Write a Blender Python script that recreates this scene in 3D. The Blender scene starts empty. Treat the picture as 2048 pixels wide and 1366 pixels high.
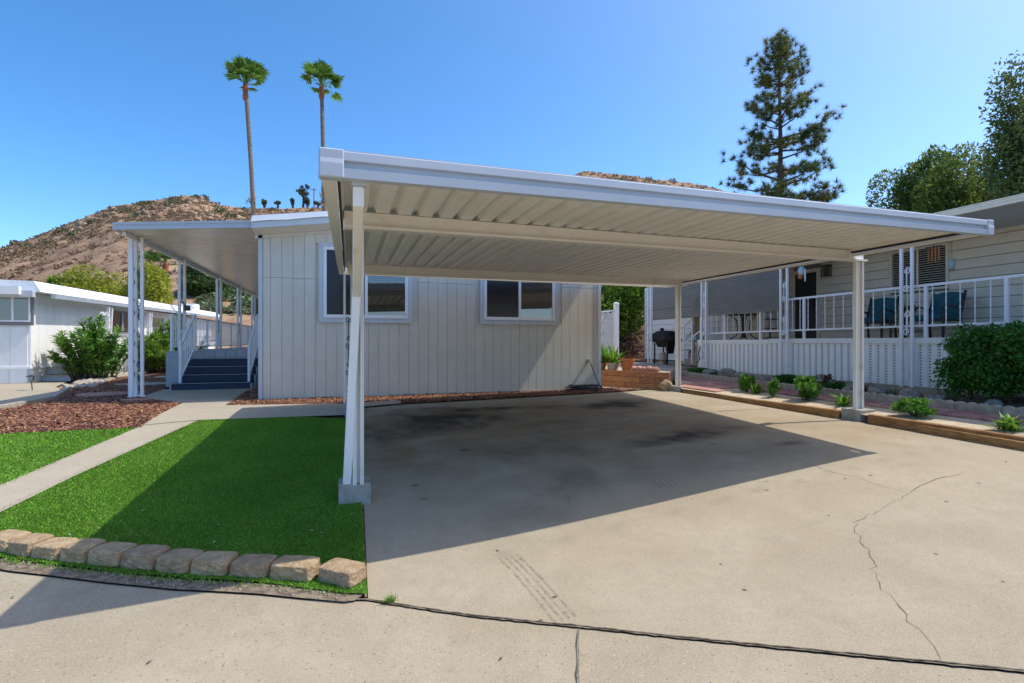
import bpy, bmesh, math, random
import numpy as np
from mathutils import Vector, Matrix
R = math.radians
random.seed(7)
rng = np.random.default_rng(11)
scene = bpy.context.scene
col = scene.collection

# ------------------------------------------------------------------ camera, sky, sun, exposure
CAM_H = 1.2
YAW = math.atan(321 / 1024)
cam_data = bpy.data.cameras.new('camera')
cam = bpy.data.objects.new('camera', cam_data)
col.objects.link(cam)
cam.location = (0, 0, CAM_H)
cam.rotation_euler = (R(90), 0, -YAW)
cam_data.sensor_width = 36
cam_data.lens = 18
cam_data.clip_start = 0.05
cam_data.clip_end = 3000
scene.camera = cam

SUN = Vector((1.0, -0.12, 1.58)).normalized()
world = bpy.data.worlds.new('World')
scene.world = world
world.use_nodes = True
wn = world.node_tree
for n in list(wn.nodes):
    wn.nodes.remove(n)
sky = wn.nodes.new('ShaderNodeTexSky')
sky.sky_type = 'NISHITA'
sky.sun_disc = False
sky.sun_elevation = math.asin(SUN.z)
sky.sun_rotation = math.atan2(SUN.x, SUN.y)
sky.air_density = 0.62
sky.dust_density = 1.2
sky.ozone_density = 1.3
sky.altitude = 0
bg = wn.nodes.new('ShaderNodeBackground')
bg.inputs['Strength'].default_value = 0.15
wo = wn.nodes.new('ShaderNodeOutputWorld')
sat = wn.nodes.new('ShaderNodeHueSaturation')
sat.inputs['Saturation'].default_value = 1.33
sat.inputs['Hue'].default_value = .496
wn.links.new(sky.outputs[0], sat.inputs['Color'])
wn.links.new(sat.outputs[0], bg.inputs[0])
wn.links.new(bg.outputs[0], wo.inputs[0])

sun_data = bpy.data.lights.new('sun', 'SUN')
sun_data.energy = 2.0
sun_data.angle = R(0.5)
sun_data.color = (1.0, 0.95, 0.86)
sun = bpy.data.objects.new('sun', sun_data)
col.objects.link(sun)
sun.rotation_euler = SUN.to_track_quat('Z', 'Y').to_euler()
sun.location = (30, -2, 50)

scene.view_settings.view_transform = 'Standard'
scene.view_settings.look = 'None'
scene.view_settings.exposure = 1.1
scene.view_settings.gamma = 1
scene.view_settings.use_curve_mapping = False

# ------------------------------------------------------------------ helpers
def tag(o, label=None, cat=None, group=None, kind=None):
    if label: o['label'] = label
    if cat: o['category'] = cat
    if group: o['group'] = group
    if kind: o['kind'] = kind
    return o

def thing(name, label, cat, loc=(0, 0, 0), rz=0.0, group=None):
    o = bpy.data.objects.new(name, None)
    o.empty_display_size = 0.2
    col.objects.link(o)
    o.location = loc
    o.rotation_euler = (0, 0, rz)
    return tag(o, label, cat, group)

def base_of(p):
    v = Vector((0, 0, 0))
    while p is not None:
        v += Vector(p.location)
        p = p.parent
    return v

class MB:
    """collects shapes, then links them as ONE mesh object"""
    def __init__(s):
        s.v = []
        s.f = []
    def add(s, vs, fs):
        n = len(s.v)
        s.v += [tuple(v) for v in vs]
        s.f += [tuple(i + n for i in f) for f in fs]
        return s
    def hexa(s, b, t):
        s.add(list(b) + list(t), [(3, 2, 1, 0), (4, 5, 6, 7), (0, 1, 5, 4), (1, 2, 6, 5), (2, 3, 7, 6), (3, 0, 4, 7)])
        return s
    def box(s, x0, x1, y0, y1, z0, z1):
        return s.hexa([(x0, y0, z0), (x1, y0, z0), (x1, y1, z0), (x0, y1, z0)],
                      [(x0, y0, z1), (x1, y0, z1), (x1, y1, z1), (x0, y1, z1)])
    def bar(s, p, q, w, h, up=(0, 0, 1)):
        p = Vector(p); q = Vector(q); d = (q - p).normalized()
        u = Vector(up)
        if abs(d.dot(u)) > 0.98: u = Vector((0, 1, 0))
        a = d.cross(u).normalized(); b = a.cross(d).normalized()
        c = [(-1, -1), (1, -1), (1, 1), (-1, 1)]
        P = [p + a * (x * w / 2) + b * (y * h / 2) for x, y in c]
        Q = [q + a * (x * w / 2) + b * (y * h / 2) for x, y in c]
        s.add(P + Q, [(0, 1, 2, 3), (7, 6, 5, 4), (0, 4, 5, 1), (1, 5, 6, 2), (2, 6, 7, 3), (3, 7, 4, 0)])
        return s
    def tube(s, pts, r, n=8, caps=True):
        pts = [Vector(p) for p in pts]
        m = len(pts)
        rs = r if hasattr(r, '__len__') else [r] * m
        ref = None
        rings = []
        for i, p in enumerate(pts):
            d = (pts[min(i + 1, m - 1)] - pts[max(i - 1, 0)]).normalized()
            if ref is None:
                ref = Vector((0, 0, 1)) if abs(d.z) < 0.9 else Vector((1, 0, 0))
            a = (ref - d * ref.dot(d))
            if a.length < 1e-5: a = d.orthogonal()
            a.normalize(); ref = a
            b = d.cross(a)
            rings.append([p + (a * math.cos(2 * math.pi * k / n) + b * math.sin(2 * math.pi * k / n)) * rs[i] for k in range(n)])
        vs = [v for rg in rings for v in rg]
        fs = []
        for i in range(m - 1):
            for k in range(n):
                fs.append((i * n + k, i * n + (k + 1) % n, (i + 1) * n + (k + 1) % n, (i + 1) * n + k))
        if caps:
            fs.append(tuple(range(n - 1, -1, -1)))
            fs.append(tuple((m - 1) * n + k for k in range(n)))
        return s.add(vs, fs)
    def lathe(s, prof, c=(0, 0, 0), n=20, cap=True):
        vs = []; fs = []
        for (r, z) in prof:
            for k in range(n):
                a = 2 * math.pi * k / n
                vs.append((c[0] + r * math.cos(a), c[1] + r * math.sin(a), c[2] + z))
        for i in range(len(prof) - 1):
            for k in range(n):
                fs.append((i * n + k, i * n + (k + 1) % n, (i + 1) * n + (k + 1) % n, (i + 1) * n + k))
        if cap:
            fs.append(tuple(range(n - 1, -1, -1)))
            fs.append(tuple((len(prof) - 1) * n + k for k in range(n)))
        return s.add(vs, fs)
    def sweep(s, prof, p, q, side, up=(0, 0, 1)):
        """closed profile [(a, b)] in (side, up) axes extruded from p to q"""
        p = Vector(p); q = Vector(q); a = Vector(side); b = Vector(up)
        n = len(prof)
        P = [p + a * x + b * y for x, y in prof]
        Q = [q + a * x + b * y for x, y in prof]
        fs = [(i, (i + 1) % n, n + (i + 1) % n, n + i) for i in range(n)]
        fs += [tuple(range(n - 1, -1, -1)), tuple(range(n, 2 * n))]
        return s.add(P + Q, fs)
    def build(s, name, m, parent=None, label=None, cat=None, group=None, kind=None, smooth=False, bevel=0, bseg=1, local=False, loc=None):
        me = bpy.data.meshes.new(name)
        off = Vector((0, 0, 0)) if local else base_of(parent)
        if parent is None and loc is not None: off = Vector(loc)
        me.from_pydata([(x - off.x, y - off.y, z - off.z) for x, y, z in s.v], [], s.f)
        bm = bmesh.new(); bm.from_mesh(me)
        bmesh.ops.recalc_face_normals(bm, faces=bm.faces)
        bm.to_mesh(me); bm.free()
        if m is not None: me.materials.append(m)
        if smooth:
            me.polygons.foreach_set('use_smooth', [True] * len(me.polygons))
        o = bpy.data.objects.new(name, me)
        col.objects.link(o)
        if parent is not None: o.parent = parent
        elif loc is not None: o.location = loc
        if bevel:
            b = o.modifiers.new('bevel', 'BEVEL')
            b.width = bevel; b.segments = bseg; b.limit_method = 'ANGLE'
        return tag(o, label, cat, group, kind)

def npmesh(name, verts, faces, m, parent=None, smooth=False, kind=None, label=None, cat=None, group=None, loc=None, attr=None):
    """fast mesh from numpy arrays; faces (n,3) or (n,4)"""
    off = base_of(parent) if parent is not None else (Vector(loc) if loc is not None else Vector((0, 0, 0)))
    v = np.asarray(verts, dtype=np.float32) - np.array(off, dtype=np.float32)
    f = np.asarray(faces, dtype=np.int32)
    k = f.shape[1]
    me = bpy.data.meshes.new(name)
    me.vertices.add(len(v)); me.vertices.foreach_set('co', v.ravel())
    me.loops.add(f.size); me.loops.foreach_set('vertex_index', f.ravel())
    me.polygons.add(len(f))
    me.polygons.foreach_set('loop_start', np.arange(0, f.size, k, dtype=np.int32))
    me.polygons.foreach_set('loop_total', np.full(len(f), k, dtype=np.int32))
    if smooth: me.polygons.foreach_set('use_smooth', np.ones(len(f), dtype=bool))
    me.update(calc_edges=True)
    me.validate()
    if attr is not None:
        a = me.color_attributes.new('stain', 'FLOAT_COLOR', 'POINT')
        a.data.foreach_set('color', np.asarray(attr, dtype=np.float32).ravel())
    if m is not None: me.materials.append(m)
    o = bpy.data.objects.new(name, me)
    col.objects.link(o)
    if parent is not None: o.parent = parent
    elif loc is not None: o.location = loc
    return tag(o, label, cat, group, kind)

def copy_tree(o, loc=None, rz=None, parent=None, label=None):
    c = o.copy(); col.objects.link(c)
    if parent is not None:
        c.parent = parent
    if loc is not None: c.location = loc
    if rz is not None: c.rotation_euler = (0, 0, rz)
    if label: c['label'] = label
    for ch in list(o.children):
        copy_tree(ch, parent=c)
    return c

def vnoise(x, y, seed=0):
    x = np.asarray(x, float); y = np.asarray(y, float)
    xi = np.floor(x).astype(np.int64); yi = np.floor(y).astype(np.int64)
    xf = x - xi; yf = y - yi
    u = xf * xf * (3 - 2 * xf); v = yf * yf * (3 - 2 * yf)
    def h(a, b):
        n = (a * 374761393 + b * 668265263 + seed * 144665) & 0x7fffffff
        n = ((n ^ (n >> 13)) * 1274126177) & 0x7fffffff
        return ((n ^ (n >> 16)) & 0xffff) / 65535.0
    return (h(xi, yi) * (1 - u) + h(xi + 1, yi) * u) * (1 - v) + (h(xi, yi + 1) * (1 - u) + h(xi + 1, yi + 1) * u) * v

def fbm(x, y, o=4, seed=0):
    s = 0; a = .5; t = 0
    for i in range(o):
        s = s + a * vnoise(x * 2 ** i, y * 2 ** i, seed + i); t += a; a *= .5
    return s / t

# ------------------------------------------------------------------ materials
def nodes_of(name):
    m = bpy.data.materials.new(name)
    m.use_nodes = True
    nt = m.node_tree
    return m, nt, nt.nodes['Principled BSDF']

def mat(name, c, rough=.6, c2=None, ns=4, lo=.4, hi=.6, bump=0, bs=60, bd=.01, spec=.35, rand=0, isl=0, metal=0,
        dirt=None, dns=.8, dlo=.5, dhi=.75, stretch=None, trans=0, detail=5):
    """procedural surface: two-colour noise, optional larger dirt noise, fine relief, per object / per leaf variation"""
    m, nt, b = nodes_of(name)
    N = nt.nodes.new; Lk = nt.links.new
    geo = N('ShaderNodeNewGeometry')
    co = geo.outputs['Position']
    if stretch:
        mp = N('ShaderNodeMapping'); mp.inputs['Scale'].default_value = stretch
        Lk(co, mp.inputs['Vector']); co = mp.outputs[0]
    cur = None
    def noise(s, d=detail):
        t = N('ShaderNodeTexNoise'); t.inputs['Scale'].default_value = s; t.inputs['Detail'].default_value = d
        Lk(co, t.inputs['Vector']); return t.outputs['Fac']
    def mixc(fac, A, B):
        x = N('ShaderNodeMix'); x.data_type = 'RGBA'
        if isinstance(fac, (int, float)): x.inputs[0].default_value = fac
        else: Lk(fac, x.inputs[0])
        for sock, v in ((x.inputs[6], A), (x.inputs[7], B)):
            if isinstance(v, tuple): sock.default_value = (*v, 1)
            else: Lk(v, sock)
        return x.outputs[2]
    def rng_(v, a, c_):
        r = N('ShaderNodeMapRange'); r.inputs[1].default_value = a; r.inputs[2].default_value = c_
        Lk(v, r.inputs[0]); return r.outputs[0]
    cur = c
    if c2 is not None:
        cur = mixc(rng_(noise(ns), lo, hi), c, c2)
    if dirt is not None:
        cur = mixc(rng_(noise(dns, 6), dlo, dhi), cur, dirt)
    if rand or isl:
        if rand:
            oi = N('ShaderNodeObjectInfo'); rv = oi.outputs['Random']; amp = rand
        else:
            rv = geo.outputs['Random Per Island']; amp = isl
        hs = N('ShaderNodeHueSaturation')
        r = N('ShaderNodeMapRange'); r.inputs[3].default_value = 1 - amp; r.inputs[4].default_value = 1 + amp
        Lk(rv, r.inputs[0]); Lk(r.outputs[0], hs.inputs['Value'])
        r2 = N('ShaderNodeMapRange'); r2.inputs[3].default_value = .5 - amp * .045; r2.inputs[4].default_value = .5 + amp * .045
        Lk(rv, r2.inputs[0]); Lk(r2.outputs[0], hs.inputs['Hue'])
        if isinstance(cur, tuple): hs.inputs['Color'].default_value = (*cur, 1)
        else: Lk(cur, hs.inputs['Color'])
        cur = hs.outputs[0]
    if isinstance(cur, tuple): b.inputs['Base Color'].default_value = (*cur, 1)
    else: Lk(cur, b.inputs['Base Color'])
    b.inputs['Roughness'].default_value = rough
    b.inputs['Specular IOR Level'].default_value = spec
    b.inputs['Metallic'].default_value = metal
    if bump:
        bp = N('ShaderNodeBump'); bp.inputs['Strength'].default_value = bump; bp.inputs['Distance'].default_value = bd
        Lk(noise(bs, 4), bp.inputs['Height']); Lk(bp.outputs[0], b.inputs['Normal'])
    if trans:
        tr = N('ShaderNodeBsdfTranslucent'); mx = N('ShaderNodeMixShader'); mx.inputs[0].default_value = trans
        if isinstance(cur, tuple): tr.inputs[0].default_value = (*cur, 1)
        else: Lk(cur, tr.inputs[0])
        Lk(b.outputs[0], mx.inputs[1]); Lk(tr.outputs[0], mx.inputs[2])
        Lk(mx.outputs[0], nt.nodes['Material Output'].inputs[0])
    return m

def concrete(name, c, c2, pebble=0.0, stain=False, rough=.85):
    m, nt, b = nodes_of(name)
    N = nt.nodes.new; Lk = nt.links.new
    geo = N('ShaderNodeNewGeometry'); co = geo.outputs['Position']
    def noise(s, d=5, dist=0):
        t = N('ShaderNodeTexNoise'); t.inputs['Scale'].default_value = s; t.inputs['Detail'].default_value = d
        t.inputs['Distortion'].default_value = dist
        Lk(co, t.inputs['Vector']); return t.outputs['Fac']
    def rg(v, a, e, f=0., g=1.):
        r = N('ShaderNodeMapRange'); r.inputs[1].default_value = a; r.inputs[2].default_value = e
        r.inputs[3].default_value = f; r.inputs[4].default_value = g
        Lk(v, r.inputs[0]); return r.outputs[0]
    def mix(fac, A, B, bt='MIX'):
        x = N('ShaderNodeMix'); x.data_type = 'RGBA'; x.blend_type = bt
        if isinstance(fac, (int, float)): x.inputs[0].default_value = fac
        else: Lk(fac, x.inputs[0])
        for s_, v in ((x.inputs[6], A), (x.inputs[7], B)):
            if isinstance(v, tuple): s_.default_value = (*v, 1)
            else: Lk(v, s_)
        return x.outputs[2]
    cur = mix(rg(noise(1.1, 8, .6), .38, .62), c, c2)
    cur = mix(rg(noise(3.3, 8, 1.2), .5, .66, 0, .35), cur, tuple(x * .8 for x in c2))
    cur = mix(rg(noise(9, 8), .3, .7, 0, .35), cur, tuple(x * .72 for x in c))
    cur = mix(rg(noise(24, 6, 1), .45, .62, 0, .4), cur, tuple(x * .78 for x in c))
    cur = mix(rg(noise(130, 3), .42, .62, 0, .45), cur, tuple(min(1, x * 1.25) for x in c))
    cur = mix(rg(noise(70, 2), .63, .71, 0, .5), cur, tuple(x * .5 for x in c))
    if pebble:
        vo = N('ShaderNodeTexVoronoi'); vo.inputs['Scale'].default_value = 42
        Lk(co, vo.inputs['Vector'])
        d = rg(vo.outputs['Distance'], .18, .34, 1, 0)
        sep = N('ShaderNodeSeparateColor'); Lk(vo.outputs['Color'], sep.inputs[0])
        on = rg(sep.outputs[0], .55, .6)
        mm = N('ShaderNodeMath'); mm.operation = 'MULTIPLY'; Lk(d, mm.inputs[0]); Lk(on, mm.inputs[1])
        m3 = N('ShaderNodeMath'); m3.operation = 'MULTIPLY'; Lk(mm.outputs[0], m3.inputs[0]); m3.inputs[1].default_value = pebble
        pc = mix(sep.outputs[1], (.2, .16, .12), (.5, .38, .24))
        cur = mix(m3.outputs[0], cur, pc)
    if stain:
        at = N('ShaderNodeAttribute'); at.attribute_name = 'stain'
        sp = N('ShaderNodeSeparateColor'); Lk(at.outputs['Color'], sp.inputs[0])
        cur = mix(sp.outputs[1], cur, (.25, .13, .05))
        cur = mix(sp.outputs[0], cur, (.03, .022, .016))
        cur = mix(sp.outputs[2], cur, (.21, .17, .12))
    Lk(cur, b.inputs['Base Color'])
    b.inputs['Roughness'].default_value = rough
    b.inputs['Specular IOR Level'].default_value = .25
    bp = N('ShaderNodeBump'); bp.inputs['Strength'].default_value = .35; bp.inputs['Distance'].default_value = .006
    Lk(noise(90, 6), bp.inputs['Height']); Lk(bp.outputs[0], b.inputs['Normal'])
    return m

M = {}
M['drive'] = concrete('driveway_concrete', (.40, .338, .24), (.33, .27, .183), stain=True)
M['street'] = concrete('street_concrete', (.40, .338, .24), (.31, .252, .168), pebble=1.0)
M['walk'] = concrete('walk_concrete', (.42, .36, .268), (.365, .31, .225))
M['crack'] = mat('crack_dirt', (.11, .085, .06), .95, c2=(.24, .19, .13), ns=30)
def mark_mat():
    m, nt, b = nodes_of('tyre_mark')
    N = nt.nodes.new; Lk = nt.links.new
    b.inputs['Base Color'].default_value = (.24, .19, .13, 1); b.inputs['Roughness'].default_value = .95
    g_ = N('ShaderNodeNewGeometry'); t = N('ShaderNodeTexNoise'); t.inputs['Scale'].default_value = 26; t.inputs['Detail'].default_value = 5
    Lk(g_.outputs['Position'], t.inputs['Vector'])
    mr = N('ShaderNodeMapRange'); mr.inputs[1].default_value = .38; mr.inputs[2].default_value = .62; mr.inputs[3].default_value = .05; mr.inputs[4].default_value = .38
    Lk(t.outputs['Fac'], mr.inputs[0])
    tr = N('ShaderNodeBsdfTransparent'); mx = N('ShaderNodeMixShader')
    Lk(mr.outputs[0], mx.inputs[0]); Lk(tr.outputs[0], mx.inputs[1]); Lk(b.outputs[0], mx.inputs[2])
    Lk(mx.outputs[0], nt.nodes['Material Output'].inputs[0])
    return m
M['tyre'] = mark_mat()
M['joint'] = mat('joint_dirt', (.13, .10, .07), .95, c2=(.26, .205, .14), ns=25)
M['turf_base'] = mat('turf_backing', (.08, .18, .014), .9, c2=(.10, .22, .02), ns=20)
M['turf'] = mat('turf_blade', (.145, .29, .024), .5, c2=(.205, .38, .04), ns=1.3, lo=.3, hi=.7, isl=.5, spec=.3, trans=.25, dirt=(.30, .36, .06), dns=5, dlo=.6, dhi=.85)
M['mulch_base'] = mat('mulch_soil', (.07, .028, .02), .95, c2=(.12, .05, .035), ns=30, bump=.6, bs=40)
M['mulch'] = mat('mulch_chip', (.20, .072, .038), .65, c2=(.32, .155, .09), ns=14, isl=.6)
M['sand'] = mat('sand', (.54, .45, .325), .95, c2=(.46, .375, .255), ns=7, bump=.5, bs=70, dirt=(.27, .19, .11), dlo=.6, dhi=.8)
M['soil'] = mat('dry_soil', (.36, .27, .17), .95, c2=(.24, .17, .10), ns=3, bump=.6, bs=40)
M['gravel'] = mat('light_rock', (.5, .44, .35), .9, c2=(.36, .30, .23), ns=12, rand=.2, bump=.5, bs=30)
M['hill_rock'] = mat('hill_rock', (.40, .29, .20), .95, c2=(.25, .18, .13), ns=.6, bump=.8, bs=2, bd=.2)
M['dark_rock'] = mat('dark_rock', (.20, .18, .155), .9, c2=(.32, .28, .23), ns=9, bump=.8, bs=25, bd=.02)
M['siding'] = mat('house_siding', (.665, .62, .53), .75, c2=(.64, .595, .505), ns=3, rand=.02, bump=.55, bs=75, bd=.012)
M['trim'] = mat('grey_trim_paint', (.56, .60, .64), .55, c2=(.53, .57, .61), ns=6)
M['white'] = mat('white_paint', (.88, .87, .85), .45, c2=(.85, .84, .81), ns=5, dirt=(.62, .59, .53), dns=2.5, dlo=.62, dhi=.9)
M['vinyl'] = mat('white_vinyl', (.82, .83, .84), .35)
M['alum'] = mat('white_aluminium', (.48, .53, .59), .42, c2=(.45, .50, .56), ns=2, dirt=(.5, .49, .47), dns=3, dlo=.62, dhi=.85, spec=.5)
M['cream'] = mat('cream_carport_paint', (.84, .81, .745), .42, c2=(.82, .785, .715), ns=4, dirt=(.58, .52, .43), dns=3.5, dlo=.6, dhi=.85, spec=.45)
M['pan'] = mat('cream_roof_pan', (.86, .84, .79), .45, c2=(.84, .81, .755), ns=2, spec=.45, rand=.03, dirt=(.72, .66, .58), dns=2.5, dlo=.6, dhi=.85)
M['gloss_pan'] = mat('glossy_porch_pan', (.82, .77, .67), .25, c2=(.76, .71, .61), ns=2, spec=.7, rand=.03)
M['dark'] = mat('dark_shadow_gap', (.05, .045, .04), .9)
M['blocks'] = mat('grey_footing', (.38, .36, .32), .9, c2=(.30, .28, .24), ns=9, bump=.5, bs=60, dirt=(.18, .165, .14), dlo=.55, dhi=.75, dns=4)
M['stone'] = mat('tan_edging_block', (.45, .325, .19), .9, c2=(.34, .235, .13), ns=16, bump=.9, bs=45, bd=.02, rand=.12)
M['wood'] = mat('redwood_plank', (.50, .24, .12), .8, c2=(.30, .125, .055), ns=7, stretch=(1.5, 1.5, 12), rand=.15, bump=.3, bs=20)
M['timber'] = mat('landscape_timber', (.38, .20, .075), .85, c2=(.24, .115, .04), ns=6, stretch=(8, 1, 8), rand=.12, bump=.4, bs=20)
M['paver'] = mat('pink_paver', (.50, .27, .21), .9, c2=(.42, .22, .17), ns=8, rand=.12, bump=.3, bs=60)
M['brick'] = mat('purple_brick', (.40, .21, .185), .9, c2=(.28, .14, .12), ns=18, rand=.15, bump=.8, bs=45, bd=.012)
M['curb'] = mat('scalloped_curb', (.45, .40, .33), .9, c2=(.34, .30, .24), ns=12, rand=.08, bump=.5, bs=50)
M['blue'] = mat('navy_step_paint', (.022, .036, .07), .6, c2=(.03, .045, .082), ns=10)
M['greyw'] = mat('grey_deck_paint', (.42, .44, .46), .6, c2=(.38, .40, .42), ns=5)
M['rail'] = mat('white_railing', (.86, .86, .86), .45)
M['post'] = mat('white_steel_post', (.74, .74, .73), .45, c2=(.68, .67, .65), ns=6, dirt=(.42, .33, .24), dns=6, dlo=.68, dhi=.82)
M['dgrey'] = mat('dark_trim_and_gap_shade', (.20, .20, .205), .6)
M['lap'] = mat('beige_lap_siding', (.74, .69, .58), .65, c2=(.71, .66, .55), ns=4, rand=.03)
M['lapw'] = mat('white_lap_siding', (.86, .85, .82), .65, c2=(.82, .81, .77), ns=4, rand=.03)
M['shade'] = mat('grey_shade_slat', (.20, .182, .155), .6, c2=(.175, .16, .135), ns=3, rand=.06)
M['vent'] = mat('vent_shadow', (.16, .16, .165), .8)
M['black'] = mat('black_fabric', (.012, .012, .014), .8, c2=(.02, .02, .022), ns=8, bump=.4, bs=9, bd=.03)
M['blackm'] = mat('black_metal', (.018, .018, .02), .4, spec=.5)
M['iron'] = mat('dark_iron', (.05, .05, .055), .5)
M['teal'] = mat('teal_cushion', (.02, .10, .125), .85, c2=(.028, .125, .15), ns=8, bump=.2, bs=80)
M['doors'] = mat('dark_screen_door', (.02, .024, .028), .5)
M['slat'] = mat('blind_slat', (.50, .47, .42), .6)
M['inside'] = mat('dark_interior', (.012, .012, .014), .9)
M['terra'] = mat('terracotta', (.50, .19, .075), .8, c2=(.42, .15, .06), ns=7, rand=.06)
M['potw'] = mat('pale_pot', (.50, .44, .36), .8, c2=(.40, .35, .28), ns=6)
M['hose'] = mat('black_hose', (.02, .02, .02), .5)
M['hosew'] = mat('grey_hose', (.40, .42, .40), .5)
M['brass'] = mat('pale_brass', (.55, .50, .40), .35, metal=.6)
M['beige'] = mat('beige_canvas', (.48, .43, .34), .9, c2=(.40, .35, .27), ns=6, bump=.4, bs=18, bd=.02)
M['greenrail'] = mat('pale_green_rail', (.30, .42, .38), .6)
M['bluebin'] = mat('pale_blue_plastic', (.42, .55, .60), .5)
M['bark'] = mat('bark', (.13, .085, .055), .95, c2=(.07, .045, .03), ns=12, bump=.9, bs=25, bd=.03, stretch=(1, 1, .4))
M['palmbark'] = mat('palm_trunk', (.22, .175, .14), .95, c2=(.14, .11, .085), ns=5, stretch=(.6, .6, 6), bump=.8, bs=10, bd=.04)
M['palmboot'] = mat('red_palm_boot', (.30, .095, .045), .9, c2=(.20, .06, .03), ns=9, bump=.7, bs=14, bd=.03)
M['thatch'] = mat('dead_frond', (.28, .20, .13), .9, c2=(.18, .12, .08), ns=8, isl=.3)
M['greybark'] = mat('grey_branch', (.30, .26, .22), .9, c2=(.2, .17, .14), ns=12)
def leaf(name, c, isl=.4, trans=.3, c2=None, ns=1.2, spec=.3, rough=.5):
    return mat(name, c, rough, isl=isl, trans=trans, c2=c2, ns=ns, spec=spec)
M['palmleaf'] = leaf('palm_leaf', (.08, .17, .03), c2=(.13, .24, .045), ns=2, trans=.4)
M['pine'] = leaf('pine_needle', (.075, .12, .03), c2=(.17, .185, .05), ns=.7, trans=.35)
M['pepper'] = leaf('pepper_leaf', (.40, .40, .045), c2=(.24, .28, .03), ns=.6, trans=.45)
M['dark_leaf'] = leaf('dark_leaf', (.045, .085, .022), c2=(.075, .115, .03), ns=.8)
M['ridge_leaf'] = leaf('hazed_ridge_leaf', (.10, .13, .075), c2=(.14, .17, .09), ns=.3)  # leaf colour paled to stand in for distance haze
M['tree_leaf'] = leaf('tree_leaf', (.115, .18, .035), c2=(.20, .26, .05), ns=.7, trans=.4)
M['tree_leaf2'] = leaf('grey_green_leaf', (.11, .16, .05), c2=(.18, .23, .06), ns=.8)
M['bush_leaf'] = leaf('sunny_thicket_leaf', (.11, .20, .022), c2=(.21, .31, .035), ns=1.5, trans=.4)
M['hedge_leaf'] = leaf('hedge_leaf', (.05, .16, .024), c2=(.075, .21, .032), ns=5, trans=.35)
M['shrub_leaf'] = leaf('shrub_leaf', (.10, .25, .035), c2=(.17, .34, .05), ns=6, trans=.35)
M['strap_leaf'] = leaf('strap_leaf', (.2, .36, .04), c2=(.13, .27, .035), ns=8, trans=.35)
M['oleander'] = leaf('oleander_leaf', (.13, .29, .05), c2=(.21, .38, .06), ns=2, trans=.4)
M['oleander_y'] = leaf('young_oleander_leaf', (.22, .34, .045), c2=(.14, .27, .04), ns=2, trans=.4)
M['red_leaf'] = leaf('bronze_leaf', (.12, .045, .03), c2=(.07, .04, .025), ns=8)
M['silver'] = leaf('silver_scrub_leaf', (.20, .24, .13), c2=(.13, .18, .07), ns=.3)
M['scrub'] = leaf('dry_scrub', (.25, .17, .105), c2=(.20, .14, .085), ns=.05, isl=.3, trans=.3)
M['scrubg'] = leaf('green_scrub', (.15, .15, .08), c2=(.19, .18, .09), ns=.1, isl=.3, trans=.3)
M['flower'] = mat('white_flower', (.8, .8, .76), .7)
M['pinkf'] = mat('pink_flower', (.55, .06, .16), .7)

def hill_mat():
    m, nt, b = nodes_of('dry_hillside')
    N = nt.nodes.new; Lk = nt.links.new
    geo = N('ShaderNodeNewGeometry'); co = geo.outputs['Position']
    def noise(s, d=6, dist=0.):
        t = N('ShaderNodeTexNoise'); t.inputs['Scale'].default_value = s; t.inputs['Detail'].default_value = d
        t.inputs['Distortion'].default_value = dist
        Lk(co, t.inputs['Vector']); return t.outputs['Fac']
    def rg(v, a, e, f=0., g=1.):
        r = N('ShaderNodeMapRange'); r.inputs[1].default_value = a; r.inputs[2].default_value = e
        r.inputs[3].default_value = f; r.inputs[4].default_value = g
        Lk(v, r.inputs[0]); return r.outputs[0]
    def mix(fac, A, B):
        x = N('ShaderNodeMix'); x.data_type = 'RGBA'
        Lk(fac, x.inputs[0])
        for s_, v in ((x.inputs[6], A), (x.inputs[7], B)):
            if isinstance(v, tuple): s_.default_value = (*v, 1)
            else: Lk(v, s_)
        return x.outputs[2]
    cur = mix(rg(noise(.03), .4, .6), (.39, .275, .16), (.31, .205, .125))
    cur = mix(rg(noise(.45, 8, .8), .42, .60, 0, .85), cur, (.20, .115, .08))
    cur = mix(rg(noise(1.2, 5), .62, .72, 0, .7), cur, (.42, .32, .22))
    Lk(cur, b.inputs['Base Color']); b.inputs['Roughness'].default_value = .95
    b.inputs['Specular IOR Level'].default_value = .1
    bp = N('ShaderNodeBump'); bp.inputs['Strength'].default_value = .8; bp.inputs['Distance'].default_value = .6
    Lk(noise(.5, 6), bp.inputs['Height']); Lk(bp.outputs[0], b.inputs['Normal'])
    return m
M['hill'] = hill_mat()

def glass(name, tint=(.01, .012, .014), rough=.01, spec=.9):
    m, nt, b = nodes_of(name)
    b.inputs['Base Color'].default_value = (*tint, 1)
    b.inputs['Roughness'].default_value = rough
    b.inputs['IOR'].default_value = 1.85
    b.inputs['Specular IOR Level'].default_value = spec
    return m
M['glass'] = glass('window_glass')
M['screen'] = glass('screened_glass', (.010, .011, .014), .25, .2)
M['glass_l'] = glass('pale_window_glass', (.10, .11, .115), .05, .7)

# ------------------------------------------------------------------ land
def sst(t):
    t = np.clip(t, 0, 1); return t * t * (3 - 2 * t)

def G(X, Y):
    """lie of the land: level at the house, falling to the street on the left"""
    t = np.clip((9.3 - np.asarray(Y, float)) / 4.33, 0, 1.45)
    w = 1 - .9 * sst(np.asarray(X, float) / 7.3)
    return -.31 * t * w

def g(x, y): return float(G(x, y))

def bedz(x, y=0): return .085 + .094 * (x - 7.4)

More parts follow.
